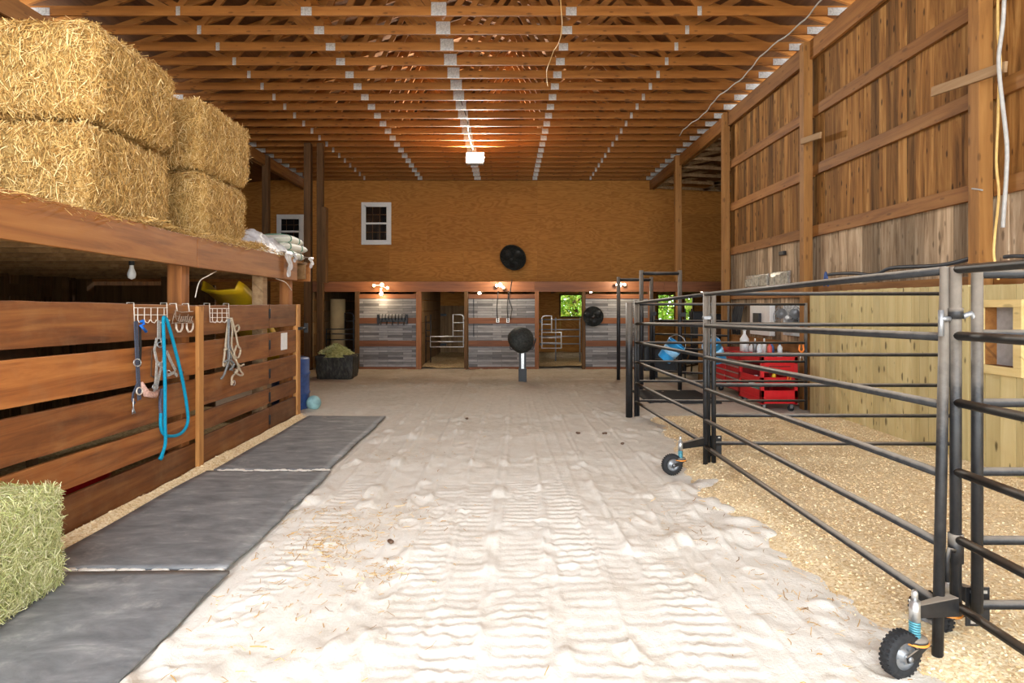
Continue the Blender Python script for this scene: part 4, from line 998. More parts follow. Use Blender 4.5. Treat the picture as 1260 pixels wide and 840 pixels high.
# feed sacks and plastic wrap
def sack(c, d, rz, label, mat_='sack_white', stripe=True):
    t = thing('feed_sack', label, 'feed sack', c, 'feed sacks on the loft end'); Rm = Matrix.Translation(c) @ Matrix.Rotation(rz, 4, 'Z')
    U, Fq = cube_grid(18); p, n = rbox_map(U, d, d[2] * .48); e = np.clip(1 - (np.abs(p[:, 0]) / (d[0] / 2)) ** 6, .25, 1); p[:, 2] *= e
    p += n * (sn(p * 1.0 + c[1], 8.) * .010)[:, None]; p[:, 2] += d[2] / 2
    V = np.array([tuple(Rm @ Vector(q)) for q in p]); np_obj('sack_body', V, Fq, np.full(len(p), .5), mat_, t, smooth=True)
    if stripe:
        m = MB(); s_ = 1.012
        m.lathe([(1, 0)], n=3) if False else None
        for k in range(2):
            x = -d[0] * .5 + d[0] * (.18 + .5 * k); pts = [Rm @ Vector((x, d[1] / 2 * 1.01 * math.cos(a), d[2] / 2 + d[2] * .5 * np.sign(math.sin(a)) * abs(math.sin(a)) ** .6 * 1.03)) for a in np.linspace(0, 2 * PI, 22)[:-1]]
            m.tube(pts, .012, 5, True)
        m.build('printed_band', 'sack_green' if k else 'sack_red', t)
sack((-3.32, 8.78, 2.29), (.82, .46, .13), PI / 2 + .08, 'feed sack at the bottom of the pile on the loft end')
sack((-3.30, 8.75, 2.41), (.80, .45, .12), PI / 2 - .06, 'feed sack in the middle of the pile on the loft end')
sack((-3.33, 8.74, 2.52), (.80, .45, .12), PI / 2 + .05, 'topmost feed sack of the pile on the loft end')
t = thing('plastic_wrap', 'crumpled white plastic wrap heaped beside the sacks and hanging off the loft', 'plastic wrap', (-3.4, 7.8, 2.29))
nx_, ny_ = 44, 90; X_, Y_ = np.meshgrid(np.linspace(0, 1, nx_), np.linspace(0, 1, ny_)); u, v = X_.ravel(), Y_.ravel()
px_ = -3.85 + u * .79; py_ = 7.05 + v * 1.5; P = np.stack([px_, py_, px_ * 0], 1)
hump = np.clip(1 - np.abs(v - .52) ** 3 / .14, 0, 1) * np.clip((1 - u) / .22, 0, 1) ** .6
rg = 1 - np.abs(sn(P + 2, 7.)) * 1.6; rg2 = 1 - np.abs(sn(P * np.array([1, 2, 1]) + 5, 15.)) * 1.6
pz = 2.30 + hump * (.24 + .07 * sn(P, 4.)) + (.25 + .75 * hump) * (.05 * rg + .035 * rg2 - .03)
px_ = px_ + .03 * sn(P + 7, 9.) * (u > .3); pz = np.maximum(pz, 2.30)
I, J = np.meshgrid(np.arange(nx_ - 1), np.arange(ny_ - 1)); b = (J * nx_ + I).ravel()
np_obj('heap', np.stack([px_, py_, pz], 1), np.stack([b, b + 1, b + nx_ + 1, b + nx_], 1), np.full(len(u), .5), 'plastic_film', t, smooth=True)
for (y0, w0, L) in ((8.18, .12, .34), (8.40, .07, .12), (9.1, .10, .16)):
    m = MB(); n = 16; vs = []
    for i in range(n + 1):
        q = i / n; z = 2.36 - L * max(0, q - .25) / .75; x = -3.25 + .235 * min(1, q * 4)
        for k in range(7): w_ = (k / 6 - .5) * w0 * (1.3 - .9 * q) * 2; vs.append((x + .015 * math.sin(k * 2.1 + i * .7) + .012, y0 + w_ + .02 * math.sin(i * .8), z + .01 * math.sin(k + i)))
    m.add(vs, [(i * 7 + k, i * 7 + k + 1, i * 7 + k + 8, i * 7 + k + 7) for i in range(n) for k in range(6)], True); m.build('hanging_strip', 'plastic_film', t)

# ------------------------------------------------------------------ tack on the fence
XK = XF + .006
def fp(px, py, dx=0.): # pixel -> point just off the fence face
    X = XK + dx; Y = X * F / (px - VX); return Vector((X, Y, H0 - (py - VY) * Y / F))
def wire_rack(px0, px1, py0, py1, nh, label, rows=2):
    t = thing('wire_rack', label, 'rack', fp((px0 + px1) / 2, py1), None); m = MB(); r = .004
    for px in (px0, px1):
        a = fp(px, py0, .006); top = Vector((a.x, a.y, 1.64)); m.tube([Vector((XF - .05, a.y, 1.60)), Vector((XF - .05, a.y, 1.645)), Vector((XF + .006, a.y, 1.645)), fp(px, py1, .006)], r, 6)
    m.build('over_hook', 'white_wire', t)
    m = MB(); 
    for k in range(rows): 
        py = py0 + 4 + (py1 - py0 - 4) * k / max(1, rows); m.tube([fp(px0, py, .006), fp(px1, py, .006)], r, 6)
    m.build('cross_wire', 'white_wire', t)
    for k in range(nh):
        px = px0 + (px1 - px0) * (k + .5) / nh; a = fp(px, py0 + 4, .008); b_ = fp(px, py1, .008)
        m = MB(); m.tube([a, b_ + Vector((0, 0, .02)), b_ + Vector((.008, 0, 0)), b_ + Vector((.03, 0, -.008)), b_ + Vector((.045, 0, .012))], r * .9, 6); m.tube([b_ + Vector((.045, 0, .012)), b_ + Vector((.047, 0, .018))], .007, 6); m.build('hook', 'white_wire', t)
    return t
wire_rack(165.5, 206, 374.5, 396, 5, 'white over-the-board wire hook rack holding the halters and blue rope', 2)
t = wire_rack(258.5, 282, 375.5, 396, 4, 'small white wire grid rack beside the pale trim strip', 3)
m = MB(); m.tube([fp(258.5, 396, .006), fp(282, 396, .006)], .004, 6); m.build('cross_wire', 'white_wire', t)
# script sign with horseshoe hooks
t = thing('horseshoe_rack', 'rusty wire script sign with two hanging horseshoe hooks', 'rack', fp(224, 390))
m = MB(); K_ = lambda a: [fp(x, y, .014) for x, y in a]
m.tube(K_([(212, 397), (214, 388), (217, 380)]), .004, 6); m.tube(K_([(216.5, 381), (216, 390), (219, 396)]), .004, 6); m.tube(K_([(213, 391), (216, 389), (219, 389)]), .0035, 6)
for k in range(7):
    x = 219 + k * 2.6; m.tube(K_([(x, 396), (x + 1.6, 389), (x + 2.6, 386 if k in (0, 4) else 389), (x + 1.3, 392), (x + 1.5, 396), (x + 2.8, 395)]), .0038, 6)
m.tube(K_([(211, 398), (216, 397), (225, 397.5), (238, 397)]), .004, 6); m.tube(K_([(215, 382), (224, 384), (238, 383)]), .004, 6)
m.build('script_wire', 'dark_wire', t)
for px in (218, 233):
    m = MB(); a = fp(px, 383, .012); m.tube([Vector((XF - .05, a.y, 1.58)), Vector((XF - .05, a.y, 1.64)), Vector((XF + .008, a.y, 1.64)), a], .006, 6); m.build('over_hook', 'white_wire', t)
for px in (220.5, 233.5):
    m = MB(); q = [(px - 4, 398), (px - 3.6, 404), (px - 1.5, 408), (px + 1.5, 408), (px + 3.6, 404), (px + 4, 398)]; m.tube([fp(x, y, .02 + .03 * (y > 400)) for x, y in q], .009, 8); m.build('horseshoe_hook', 'white_wire', t, label='pale worn horseshoe')
# halters
def strap(m, pts, w, th=.006, r=None):
    for a, b_ in zip(pts, pts[1:]):
        m.bar(Vector(a) , Vector(b_) + (Vector(b_) - Vector(a)) * .04, th, w, up=(0, 1, 0), r=r)
t = thing('halter', 'dark navy web halter hanging on the wire rack', 'halter', fp(172, 440))
m = MB(); strap(m, [fp(167, 395, .035), fp(168, 420, .03), fp(169, 445, .028), fp(171.5, 490, .025)], .045); m.build('web_strap', 'navy_web', t)
m = MB(); strap(m, [fp(172, 400, .035), fp(173, 430, .03), fp(172, 450, .03)], .025); m.build('cheek_strap', 'black_plain', t)
m = MB(); m.tube([fp(169 + 4.5 * math.cos(a), 446 + 4.5 * math.sin(a), .035) for a in np.linspace(0, 2 * PI, 13)[:-1]], .005, 6, True); m.build('ring', 'silver_metal', t)
m = MB(); m.tube([fp(171.5 + 3.6 * math.cos(a), 481 + 4.5 * math.sin(a), .035) for a in np.linspace(0, 2 * PI, 13)[:-1]], .006, 6, True); m.build('buckle', 'white_wire', t)
m = MB(); m.tube([fp(174, 470, .03), fp(180, 484, .05), fp(190, 486, .05), fp(195, 480, .04)], [.012, .03, .028, .012], 8); m.build('fleece_noseband', 'pink_fleece', t)
m = MB(); strap(m, [fp(170, 470, .03), fp(164, 484, .03), fp(163, 492, .03), fp(166, 496, .03)], .022); m.build('chin_strap', 'navy_web', t)
m = MB(); m.tube([fp(164, 490, .035), fp(164, 502, .035), fp(166, 508, .035), fp(163, 509, .035), fp(163.5, 502, .035)], .006, 6); m.build('snap', 'silver_metal', t)
m = MB(); m.tube([fp(173, 396, .05), fp(176, 394, .055), fp(177, 399, .05), fp(173, 400, .05), fp(180, 408, .05)], .012, 7); m.build('lead_knot', 'bright_blue', t, label='bright blue knotted cord')
t = thing('halter', 'worn pale grey halter hanging behind the blue rope', 'halter', fp(197, 440))
m = MB(); strap(m, [fp(195.5, 394, .03), fp(195.5, 416, .03)], .042); m.build('crown_strap', 'grey_web', t)
for a in (((193, 416), (190, 430), (193, 445), (199, 450)), ((198, 416), (203, 432), (200, 446), (196, 462), (192, 480)), ((205, 432), (212, 448), (216, 455)), ((199, 450), (206, 462), (214, 458), (218, 462)), ((193, 446), (192, 465), (190, 482))):
    m = MB(); strap(m, [fp(x, y, .032 + .012 * random.random()) for x, y in a], .028); m.build('strap', 'grey_web', t)
for c_ in ((197, 424), (199, 449), (207, 459), (191, 476)):
    m = MB(); m.tube([fp(c_[0] + 3.4 * math.cos(a), c_[1] + 3.4 * math.sin(a), .045) for a in np.linspace(0, 2 * PI, 11)[:-1]], .0048, 6, True); m.build('ring', 'silver_metal', t)
m = MB(); strap(m, [fp(187, 430, .02), fp(186, 462, .02), fp(193, 466, .02)], .012); m.build('leather_strap', 'seat_brown', t); m = MB(); strap(m, [fp(216, 452, .03), fp(226, 458, .03), fp(221, 466, .03)], .012); m.build('leather_strap', 'seat_brown', t)
def spl(pts, n=6):
    P = [Vector(p) for p in pts]; out = []
    for i in range(len(P) - 1):
        a = P[max(i - 1, 0)]; b_ = P[i]; c_ = P[i + 1]; d = P[min(i + 2, len(P) - 1)]
        for k in range(n):
            u = k / n; out.append(.5 * ((2 * b_) + (c_ - a) * u + (2 * a - 5 * b_ + 4 * c_ - d) * u * u + (3 * b_ - a - 3 * c_ + d) * u ** 3))
    return out + [P[-1]]
m = MB(); m.tube(spl([fp(198, 508, .05), fp(198, 525, .05), fp(203, 535, .05), fp(215, 536, .05), fp(225, 531, .05), fp(231, 519, .05), fp(230, 500, .05), fp(224, 465, .05), fp(213, 420, .06), fp(206, 396, .07), fp(203, 391, .065), fp(201, 394, .07), fp(202, 430, .075), fp(203, 470, .075), fp(203, 520, .07), fp(203.5, 545, .06), fp(198, 563, .05)]), .0145, 10)
t = thing('lead_rope', 'bright blue lead rope looped over the wire rack, hanging low on the fence', 'rope', fp(205, 470)); m.build('rope_strand', 'blue_rope', t)
m = MB(); m.tube(spl([fp(199, 478, .03), fp(197, 495, .035), fp(198, 510, .05)]), .014, 8); m.build('rope_wrap', 'navy_web', t)
m = MB(); m.tube(spl([fp(199.5, 560, .05), fp(197, 565, .05)], 3), .018, 8); m.build('rope_end', 'blue_rope', t)
t = thing('rope_halter', 'bundle of tan and grey knotted rope halters beside the trim strip', 'halter', fp(285, 430))
RP = [((281, 391), (279, 410), (277, 430), (275, 450), (281, 444), (287, 452)), ((283, 391), (286, 405), (285, 425), (290, 440), (293, 455), (286, 463), (285, 474)), ((285, 391), (290, 410), (293, 425), (296, 430), (293, 440), (288, 436), (291, 425)),
      ((282, 392), (281, 420), (282, 440), (276, 460), (272, 466)), ((289, 402), (293, 400), (294, 405), (290, 408), (288, 402)), ((277, 428), (283, 432), (289, 442), (295, 450), (300, 448)), ((290, 442), (296, 456), (299, 460), (296, 462), (289, 458)), ((276, 445), (283, 443), (288, 448), (283, 455))]
for k, a in enumerate(RP):
    m = MB(); m.tube(spl([fp(x, y, .015 + .012 * (k % 4)) for x, y in a], 5), .0115, 7); m.build('rope', 'tan_rope' if k not in (3, 7) else 'grey_rope', t)
m = MB()
for a in ((289, 440), (286, 470), (277, 430), (291, 456)): q = fp(*a, .03); m.ball(q, .019, 8)
m.build('knot', 'tan_rope', t)
m = MB(); strap(m, [fp(281, 392, .02), fp(280, 420, .02), fp(281, 450, .02)], .03); strap(m, [fp(286, 395, .02), fp(284, 430, .022), fp(286, 455, .02)], .02); m.build('tassel', 'grey_rope', t)
m = MB(); m.tube([fp(288 + 1.5 * math.cos(a), 471 + 3 * math.sin(a), .03) for a in np.linspace(0, 2 * PI, 9)[:-1]], .005, 6, True); m.build('snap', 'silver_metal', t)
# stray white cord
m = MB(); m.tube(spl([Vector((XF - .06, 6.35, 1.99)), Vector((XF - .02, 6.1, 1.93)), Vector((XF - .02, 5.92, 1.86)), Vector((XF - .02, 5.84, 1.70))]), .006, 6); m.build('white_cord', 'white_wire', None, (XF, 6, 1.9), 'short white cord looping from the loft to the first post', cat='cord')
m = MB(); m.tube(spl([Vector((XF - .03, 7.9, 1.98)), Vector((XF - .01, 8.2, 1.94)), Vector((XF - .02, 8.45, 1.84))]), .006, 6); m.build('white_cord', 'white_wire', None, (XF, 8.2, 1.9), 'short white cord looping under the loft end below the sacks', cat='cord')

# ------------------------------------------------------------------ corral panels
ZR = (1.735, 1.42, 1.105, .785, .475, .21)
def caster(parent, stem, ang_arm, arm_len, ang_wheel, zarm=.27):
    """bolt-on caster: arm, spring leg, fork, pneumatic wheel"""
    s = Vector(stem); A = Matrix.Translation(s) @ Matrix.Rotation(ang_arm, 4, 'Z'); Wm = Matrix.Translation(s) @ Matrix.Rotation(ang_wheel, 4, 'Z')
    m = MB(); m.add([(.0, -.012, zarm + .03), (0, -.012, zarm - .025), (arm_len, -.026, zarm - .055), (arm_len, -.026, zarm + .03), (0, .012, zarm + .03), (0, .012, zarm - .025), (arm_len, .026, zarm - .055), (arm_len, .026, zarm + .03)],
                    [(0, 1, 2, 3), (7, 6, 5, 4), (0, 3, 7, 4), (3, 2, 6, 7), (0, 4, 5, 1)]); m.xf(A); arm = m.build('caster_arm', 'black_metal', parent, bevel=.003)
    m = MB(); m.lathe([(.001, zarm - .04), (.022, zarm - .04), (.022, zarm + .05), (.001, zarm + .05)], c=(0, 0, 0), n=14); m.lathe([(.001, zarm + .05), (.013, zarm + .05), (.013, zarm + .085), (.008, zarm + .095), (.001, zarm + .095)], n=12); m.xf(A); m.build('stem', 'silver_metal', arm)
    m = MB(); m.tube([(.019 * math.cos(a), .019 * math.sin(a), zarm - .04 - .075 * a / (14 * PI)) for a in np.linspace(0, 14 * PI, 100)], .0045, 6); m.xf(A); m.build('spring', 'teal_spring', arm)
    m = MB(); m.lathe([(.001, zarm - .11), (.048, zarm - .11), (.052, zarm - .118), (.048, zarm - .13), (.001, zarm - .13)], n=20); m.xf(A); m.build('swivel_plate', 'black_metal', arm)
    m = MB(); m.tube([(.05 * math.cos(a), .05 * math.sin(a), zarm - .128) for a in np.linspace(0, 2 * PI, 21)[:-1]], .006, 6, True); m.xf(A); m.build('swivel_ring', 'orange_ring', arm)
    ac = Vector((-.085, 0, .1)); m = MB()
    for sy in (-1, 1):
        m.add([(-.015, sy * .038, zarm - .132), (.04, sy * .038, zarm - .132), (-.068, sy * .042, .085), (-.1, sy * .042, .085), (-.105, sy * .042, .11)] + [(-.015, sy * .044, zarm - .132), (.04, sy * .044, zarm - .132), (-.068, sy * .048, .085), (-.1, sy * .048, .085), (-.105, sy * .048, .11)],
              [(0, 1, 2, 3, 4), (9, 8, 7, 6, 5), (0, 5, 6, 1), (1, 6, 7, 2), (2, 7, 8, 3), (3, 8, 9, 4), (4, 9, 5, 0)])
    m.cbox((.0, 0, zarm - .134), (.09, .09, .006)); m.xf(Wm); m.build('fork', 'black_metal', arm)
    m = MB(); m.lathe([(.058, -.026), (.075, -.031), (.092, -.024), (.1, -.012), (.1, .012), (.092, .024), (.075, .031), (.058, .026)], (0, 1, 0), ac, 28)
    for k in range(28):
        a = k * 2 * PI / 28
        for sy in (-1, 1):
            m.cbox((0, 0, 0), (.006, .017, .011), M_=Matrix.Translation(ac) @ Matrix.Rotation(a + sy * .06, 4, 'Y') @ Matrix.Translation((.098, sy * .014, 0)))
    m.xf(Wm); m.build('tire', 'black_rubber', arm)
    m = MB(); m.lathe([(.06, -.026), (.062, -.02), (.05, -.008), (.03, -.006), (.022, -.03), (.001, -.03)], (0, 1, 0), ac, 20); m.lathe([(.001, .03), (.022, .03), (.03, .006), (.05, .008), (.062, .02), (.06, .026)], (0, 1, 0), ac, 20)
    m.lathe([(.001, -.052), (.012, -.052), (.012, .052), (.001, .052)], (0, 1, 0), ac, 8)
    for k in range(4): a = k * PI / 2 + .4; m.cbox((ac.x + .04 * math.cos(a), -.012, ac.z + .04 * math.sin(a)), (.016, .012, .016))
    m.xf(Wm); m.build('rim', 'grey_metal', arm)
def panel(label, b0, t0_, b1, t1_, zr=ZR, zr1=None, r=.0205, rp=.0235, group='black pipe corral panels', top_over=True, plate=None, name='corral_panel', dz=(0, 0)):
    b0, t0_, b1, t1_ = map(Vector, (b0, t0_, b1, t1_)); t = thing(name, label, 'fence panel', (b0.x, b0.y, 0), group)
    def on(b_, tp, z): return b_ + (tp - b_) * ((z - b_.z) / (tp.z - b_.z))
    for (b_, tp) in ((b0, t0_), (b1, t1_)):
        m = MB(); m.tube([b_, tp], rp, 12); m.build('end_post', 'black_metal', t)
    for i, z in enumerate(zr):
        z0, z1 = z + dz[0], (zr1[i] if zr1 else z) + dz[1]
        p, q = on(b0, t0_, z0), on(b1, t1_, z1)
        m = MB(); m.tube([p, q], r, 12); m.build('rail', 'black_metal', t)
    return t
NR = (1.785, 1.475, 1.16, .845, .53, .26)
# near panel running past the camera
p2 = panel('black pipe corral panel running past the viewpoint over the shavings', (2.068, 2.735, .20), (2.068, 2.735, 1.80), (2.07, -.4, .18), (2.07, -.4, 1.80), (1.787, 1.482, 1.175, .857, .55, .243))
m = MB(); m.lathe([(.001, 0), (.031, 0), (.031, .13), (.001, .13)], c=(2.068, 2.735, .44), n=14); m.build('collar', 'black_metal', p2); m = MB(); m.lathe([(.001, 0), (.030, 0), (.030, .05), (.001, .05)], c=(2.068, 2.735, 1.56), n=14); m.build('collar', 'black_metal', p2)
m = MB(); m.tube([(2.04, 2.735, 1.56), (1.995, 2.735, 1.56)], .012, 8); m.tube([(2.0, 2.735, 1.48), (2.0, 2.735, 1.60)], .012, 8); m.tube([(2.09, 2.72, 1.57), (2.125, 2.72, 1.585), (2.145, 2.72, 1.56), (2.145, 2.72, 1.32)], .013, 8); m.tube([(2.15, 2.72, 1.48), (2.2, 2.72, 1.48)], .008, 6); m.build('latch', 'grey_metal', p2)
m = MB(); m.tube([(2.045, 2.71, .50), (2.02, 2.71, .51), (2.01, 2.71, .46), (2.01, 2.71, .36)], .010, 8); m.build('hinge_pin', 'black_metal', p2)
# middle panel
p1 = panel('black pipe corral panel from leaning gate post to the middle caster', (1.957, 2.70, -.05), (2.055, 2.78, 1.80), (1.985, 5.94, 0), (1.985, 5.94, 1.76), NR, ZR)
caster(p1, (1.80, 2.62, .0), .35, .25, .32)
p0 = panel('black pipe corral panel from the middle caster to the pen corner', (2.03, 5.99, 0), (2.03, 5.99, 1.76), (1.87, 8.63, 0), (1.87, 8.63, 1.70), ZR, (1.66, 1.36, 1.09, .80, .495, .225))
caster(p0, (1.665, 5.70, 0), .70, .42, .15)
m = MB(); m.tube([(1.96, 5.93, 1.50), (2.06, 5.96, 1.50)], .02, 8); m.cbox((2.0, 5.93, 1.50), (.06, .03, .03)); m.build('latch', 'grey_metal', p0)
# cross panels
def holes_plate(t, x, y, z0, z1):
    m = MB(); w = .11; n = 3
    m.box((x - w / 2, y, z0), (x + w / 2, y + .006, z1)); m.build('bracket_plate', 'black_metal', t)
    for zz in (z0 + .02, z1 - .02):
        for xx in (x - .025, x + .03): m = MB(); m.cbox((xx, y - .002, zz), (.022, .005, .014)); m.build('bolt_head', 'silver_metal', t)
pc = panel('black pipe cross panel beside the viewpoint ending at the pine partition', (2.155, 2.72, .22), (2.155, 2.72, 1.79), (4.5, 2.72, .18), (4.5, 2.72, 1.79), (1.765, 1.49, 1.175, .86, .545, .25))
holes_plate(pc, 2.19, 2.76, .13, .31); caster(pc, (2.13, 2.86, 0), -1.05, .13, -1.2)
pb = panel('black pipe cross panel from the middle caster to the pine partition', (2.075, 5.96, 0), (2.075, 5.96, 1.76), (4.5, 5.93, .1), (4.5, 5.93, 1.76), (1.74, 1.43, 1.13, .825, .52, .24), r=.019)
holes_plate(pb, 2.11, 5.99, .1, .31)
pa = panel('black pipe cross panel in front of the red tool cart', (1.91, 8.66, 0), (1.91, 8.66, 1.68), (4.36, 8.66, .1), (4.36, 8.66, 1.66), (1.64, 1.36, 1.08, .805, .52, .235), r=.018)
m = MB(); m.tube([(1.775, 8.63, 0), (1.775, 8.63, 1.665)], .05, 14); m.build('gate_post', 'black_metal', None, (1.775, 8.63, 0), 'thick round black post at the far corner of the pipe pens', cat='post')
# tall walk-through frames
def walk(p0_, p1_, ztop, label):
    a, b_ = Vector(p0_), Vector(p1_); t = thing('walk_through_frame', label, 'gate frame', a, 'tall walk-through gate frames')
    for q in (a, b_): m = MB(); m.tube([q, q + Vector((0, 0, ztop))], .04, 10); m.build('upright', 'black_metal', t)
    m = MB(); m.tube([a + Vector((0, 0, ztop - .06)), b_ + Vector((0, 0, ztop - .06))], .035, 10); m.build('top_bar', 'black_metal', t)
    m = MB(); m.cbox(b_ + Vector((.05, -.03, 1.45)), (.1, .05, .08)); m.build('catch', 'black_plain', t)
walk((2.44, 13.0, 0), (3.16, 13.0, 0), 2.25, 'tall black pipe gate frame, shorter and deeper in the pen')
walk((2.58, 11.4, 0), (3.32, 11.4, 0), 2.30, 'tall black pipe gate frame, taller, over the black mat')
panel('black pipe panel joining the deeper gate frame to the plank wall', (3.22, 13.0, 0), (3.22, 13.0, 1.7), (4.55, 12.2, 0), (4.55, 12.2, 1.7), (1.66, 1.3, 1.0, .7, .45, .2), r=.022)
# feed bunk
t = thing('feed_bunk', 'black box feed trough on a short leg behind the blue buckets', 'trough', (3.42, 13.35, 0))
m = MB(); x0, x1, z0, z1, y = 2.98, 3.72, .17, .72, 12.75; m.box((x0, y, z0), (x1, y + .03, z1)); m.box((x0, y + .4, z0), (x1, y + .43, z1)); m.box((x0, y, z0), (x0 + .03, y + .43, z1)); m.box((x1 - .03, y, z0), (x1, y + .43, z1)); m.box((x0, y, z0), (x1, y + .43, z0 + .03)); m.xf(Matrix.Translation((.07, .45, 0))); m.build('box', 'black_plain', t, bevel=.006)
m = MB(); 
for q in ((x0, z1 - .03, x1, z1), (x0, z0, x1, z0 + .03), (x0, z0, x0 + .04, z1), (x1 - .04, z0, x1, z1)): m.box((q[0], y - .015, q[1]), (q[2], y, q[3]))
m.xf(Matrix.Translation((.07, .45, 0))); m.build('rim_frame', 'dark_plastic', t)
m = MB(); m.box((3.2, 12.9, 0), (3.32, 13.05, .18)); m.xf(Matrix.Translation((.07, .45, 0))); m.build('leg', 'black_plain', t)
# blue buckets on the cross panel
def bucket(px, py, tilt, label):
    c = at(px, py, 8.86); R = Matrix.Translation(c) @ Matrix.Rotation(tilt, 4, 'Y') @ Matrix.Rotation(.25, 4, 'X')
    t = thing('bucket', label, 'bucket', c, 'blue buckets hung on the pen rails')
    m = MB(); m.lathe([(.001, -.155), (.105, -.155), (.108, -.15), (.135, .14), (.143, .14), (.143, .16), (.13, .16), (.13, .14), (.10, -.145), (.001, -.145)], n=24); m.xf(R); m.build('pail', 'bucket_blue', t)
    m = MB(); m.lathe([(.117, -.04), (.1205, -.04), (.1285, .06), (.127, .06)], n=24); m.xf(R); m.build('label_band', 'label_blue', t)
    m = MB(); m.tube([R @ Vector((.145 * math.cos(a), -.02 + .06 * math.sin(a), .12 + .15 * math.sin(a))) for a in np.linspace(0, PI, 13)], .004, 6); m.build('handle', 'silver_metal', t)
bucket(825, 432, .62, 'blue plastic bucket tipped aslant before the black feed trough')
bucket(880, 433, -.55, 'blue plastic bucket tipped aslant beside the red tool chest')

# ------------------------------------------------------------------ pine partition
t = thing('pine_partition', 'pale knotty pine board partition along the shavings pen', 'partition', (4.6, 5, 0))
m = MB(); y = .5; wy0, wy1, wz0, wz1 = 5.33, 5.67, 1.06, 1.605; k = 0
edges = list(np.arange(.5, wy0 - .03, .14)) + list(np.arange(wy0, wy1 + .01, .17)) + list(np.arange(wy1 + .07, 8.97, .14))
for a, b_ in zip(edges, edges[1:]):
    zt_ = 1.815 + random.uniform(-.004, .004) + .01 * (a > 5.8)
    if a >= wy0 - .001 and b_ <= wy1 + .011:
        m.box((4.57, a, 0), (4.60, b_ - .006, wz0)); m.box((4.57, a, wz1), (4.60, b_ - .006, zt_))
    else: m.box((4.57 + random.uniform(0, .002), a, 0), (4.60, b_ - .007, zt_))
m.build('boards', 'pine_wood', t)
for z in (1.70, .40):
    for ya, yb in ((.5, 2.22), (2.38, 5.25), (5.96, 8.9)): m = MB(); m.box((4.60, ya, z), (4.66, yb, z + .1)); m.build('back_rail', 'girt_wood', t)
m = MB()
for q in ((wy0 - .09, wz0 - .08, wy1 + .09, wz0), (wy0 - .09, wz1, wy1 + .09, wz1 + .07), (wy0 - .09, wz0, wy0, wz1), (wy1, wz0, wy1 + .09, wz1)): m.box((4.542, q[0], q[1]), (4.57, q[2], q[3]))
m.build('hatch_frame', 'pine_frame_wood', t, bevel=.004)
m = MB(); m.box((4.57, wy1 - .001, wz0), (4.68, wy1 + .02, wz1)); m.box((4.57, wy0 - .02, wz0), (4.68, wy0 + .001, wz1)); m.box((4.57, wy0, wz0 - .02), (4.68, wy1, wz0)); m.box((4.57, wy0, wz1), (4.68, wy1, wz1 + .02)); m.build('hatch_jamb', 'girt_wood', t)
m = MB(); m.box((4.68, wy0 - .02, wz0 - .02), (4.695, wy1 + .02, wz1 + .02)); m.build('hatch_panel', 'pale_metal', t, label='grey sheet closing the hatch')

# ------------------------------------------------------------------ wall fittings
def nailed(p0_, p1_, h, label):
    m = MB(); m.bar(p0_, p1_, .03, h, up=(0, 0, 1)); m.build('loose_board', 'weathered_wood', None, p0_, label, .004, 'board')
X_ = 4.588; ya, yb = X_ * F / (1147 - VX), X_ * F / (1238 - VX)
nailed((X_, ya, H0 + (VY - 113) * ya / F), (X_, yb, H0 + (VY - 82) * yb / F), .10, 'weathered board nailed slantwise across the corded wall post')
ya, yb = X_ * F / (986 - VX), X_ * F / (1010 - VX); nailed((X_, ya, H0 + (VY - 174) * ya / F), (X_, yb, H0 + (VY - 166) * yb / F), .09, 'short weathered board nailed to the wall post by the partition')
def wallpt(px, py, X): Y = X * F / (px - VX); return Vector((X, Y, H0 - (py - VY) * Y / F))
def cord(mt, pts, X, rad, label, nm='extension_cord'):
    q = spl([wallpt(x, y, X) for x, y in pts]); m = MB(); m.tube(q, rad, 8); m.build(nm, mt, None, q[-1], label, cat='cord')
cord('yellow_cord', [(1228, -10), (1228, 40), (1231, 75), (1229, 110), (1228, 150), (1226, 200), (1229, 240), (1224, 290), (1223, 315), (1228, 338), (1228, 344)], 4.53, .011, 'yellow extension cord hanging down the wall post')
cord('grey_cord', [(1236, -10), (1234, 30), (1229, 70), (1231, 105), (1235, 140), (1239, 180), (1238, 220), (1235, 262), (1234, 280)], 4.50, .017, 'thick grey cable hanging down the wall post')
cord('red_cord', [(1204, 246), (1201, 258), (1200, 275), (1203, 290), (1202, 300)], 4.62, .014, 'short red cord hanging at the wall post')
cord('black_hose', [(1017, 345), (1019, 338), (1050, 336), (1075, 338), (1095, 330), (1120, 328), (1150, 327), (1175, 323), (1200, 316)], 4.66, .022, 'black hose draped along the plank wall above the pine partition', 'water_hose')
cord('barrel_blue', [(1014, 352), (1016, 335), (1019, 352)], 4.64, .016, 'dark blue loop of rope hanging at the hose end', 'rope_loop')
cord('black_hose', [(1236, 316), (1250, 315), (1275, 316)], 4.6, .018, 'short black hose end on the wall beyond the corded post', 'water_hose')
cord('grey_cord', [(1196, 232), (1204, 233), (1209, 234)], 4.6, .008, 'short grey wire stub at the wall post girt')
def wallbox(px0, px1, py0, py1, th, mt, name, label, cat, bev=.01, X=XW + .049):
    y1, y0 = X * F / (px0 - VX), X * F / (px1 - VX); ym = (y0 + y1) / 2; za, zb = H0 - (py1 - VY) * ym / F, H0 - (py0 - VY) * ym / F
    m = MB(); m.box((X - th, y0, za), (X, y1, zb)); return m.build(name, mt, None, (X, ym, za), label, bev, cat)
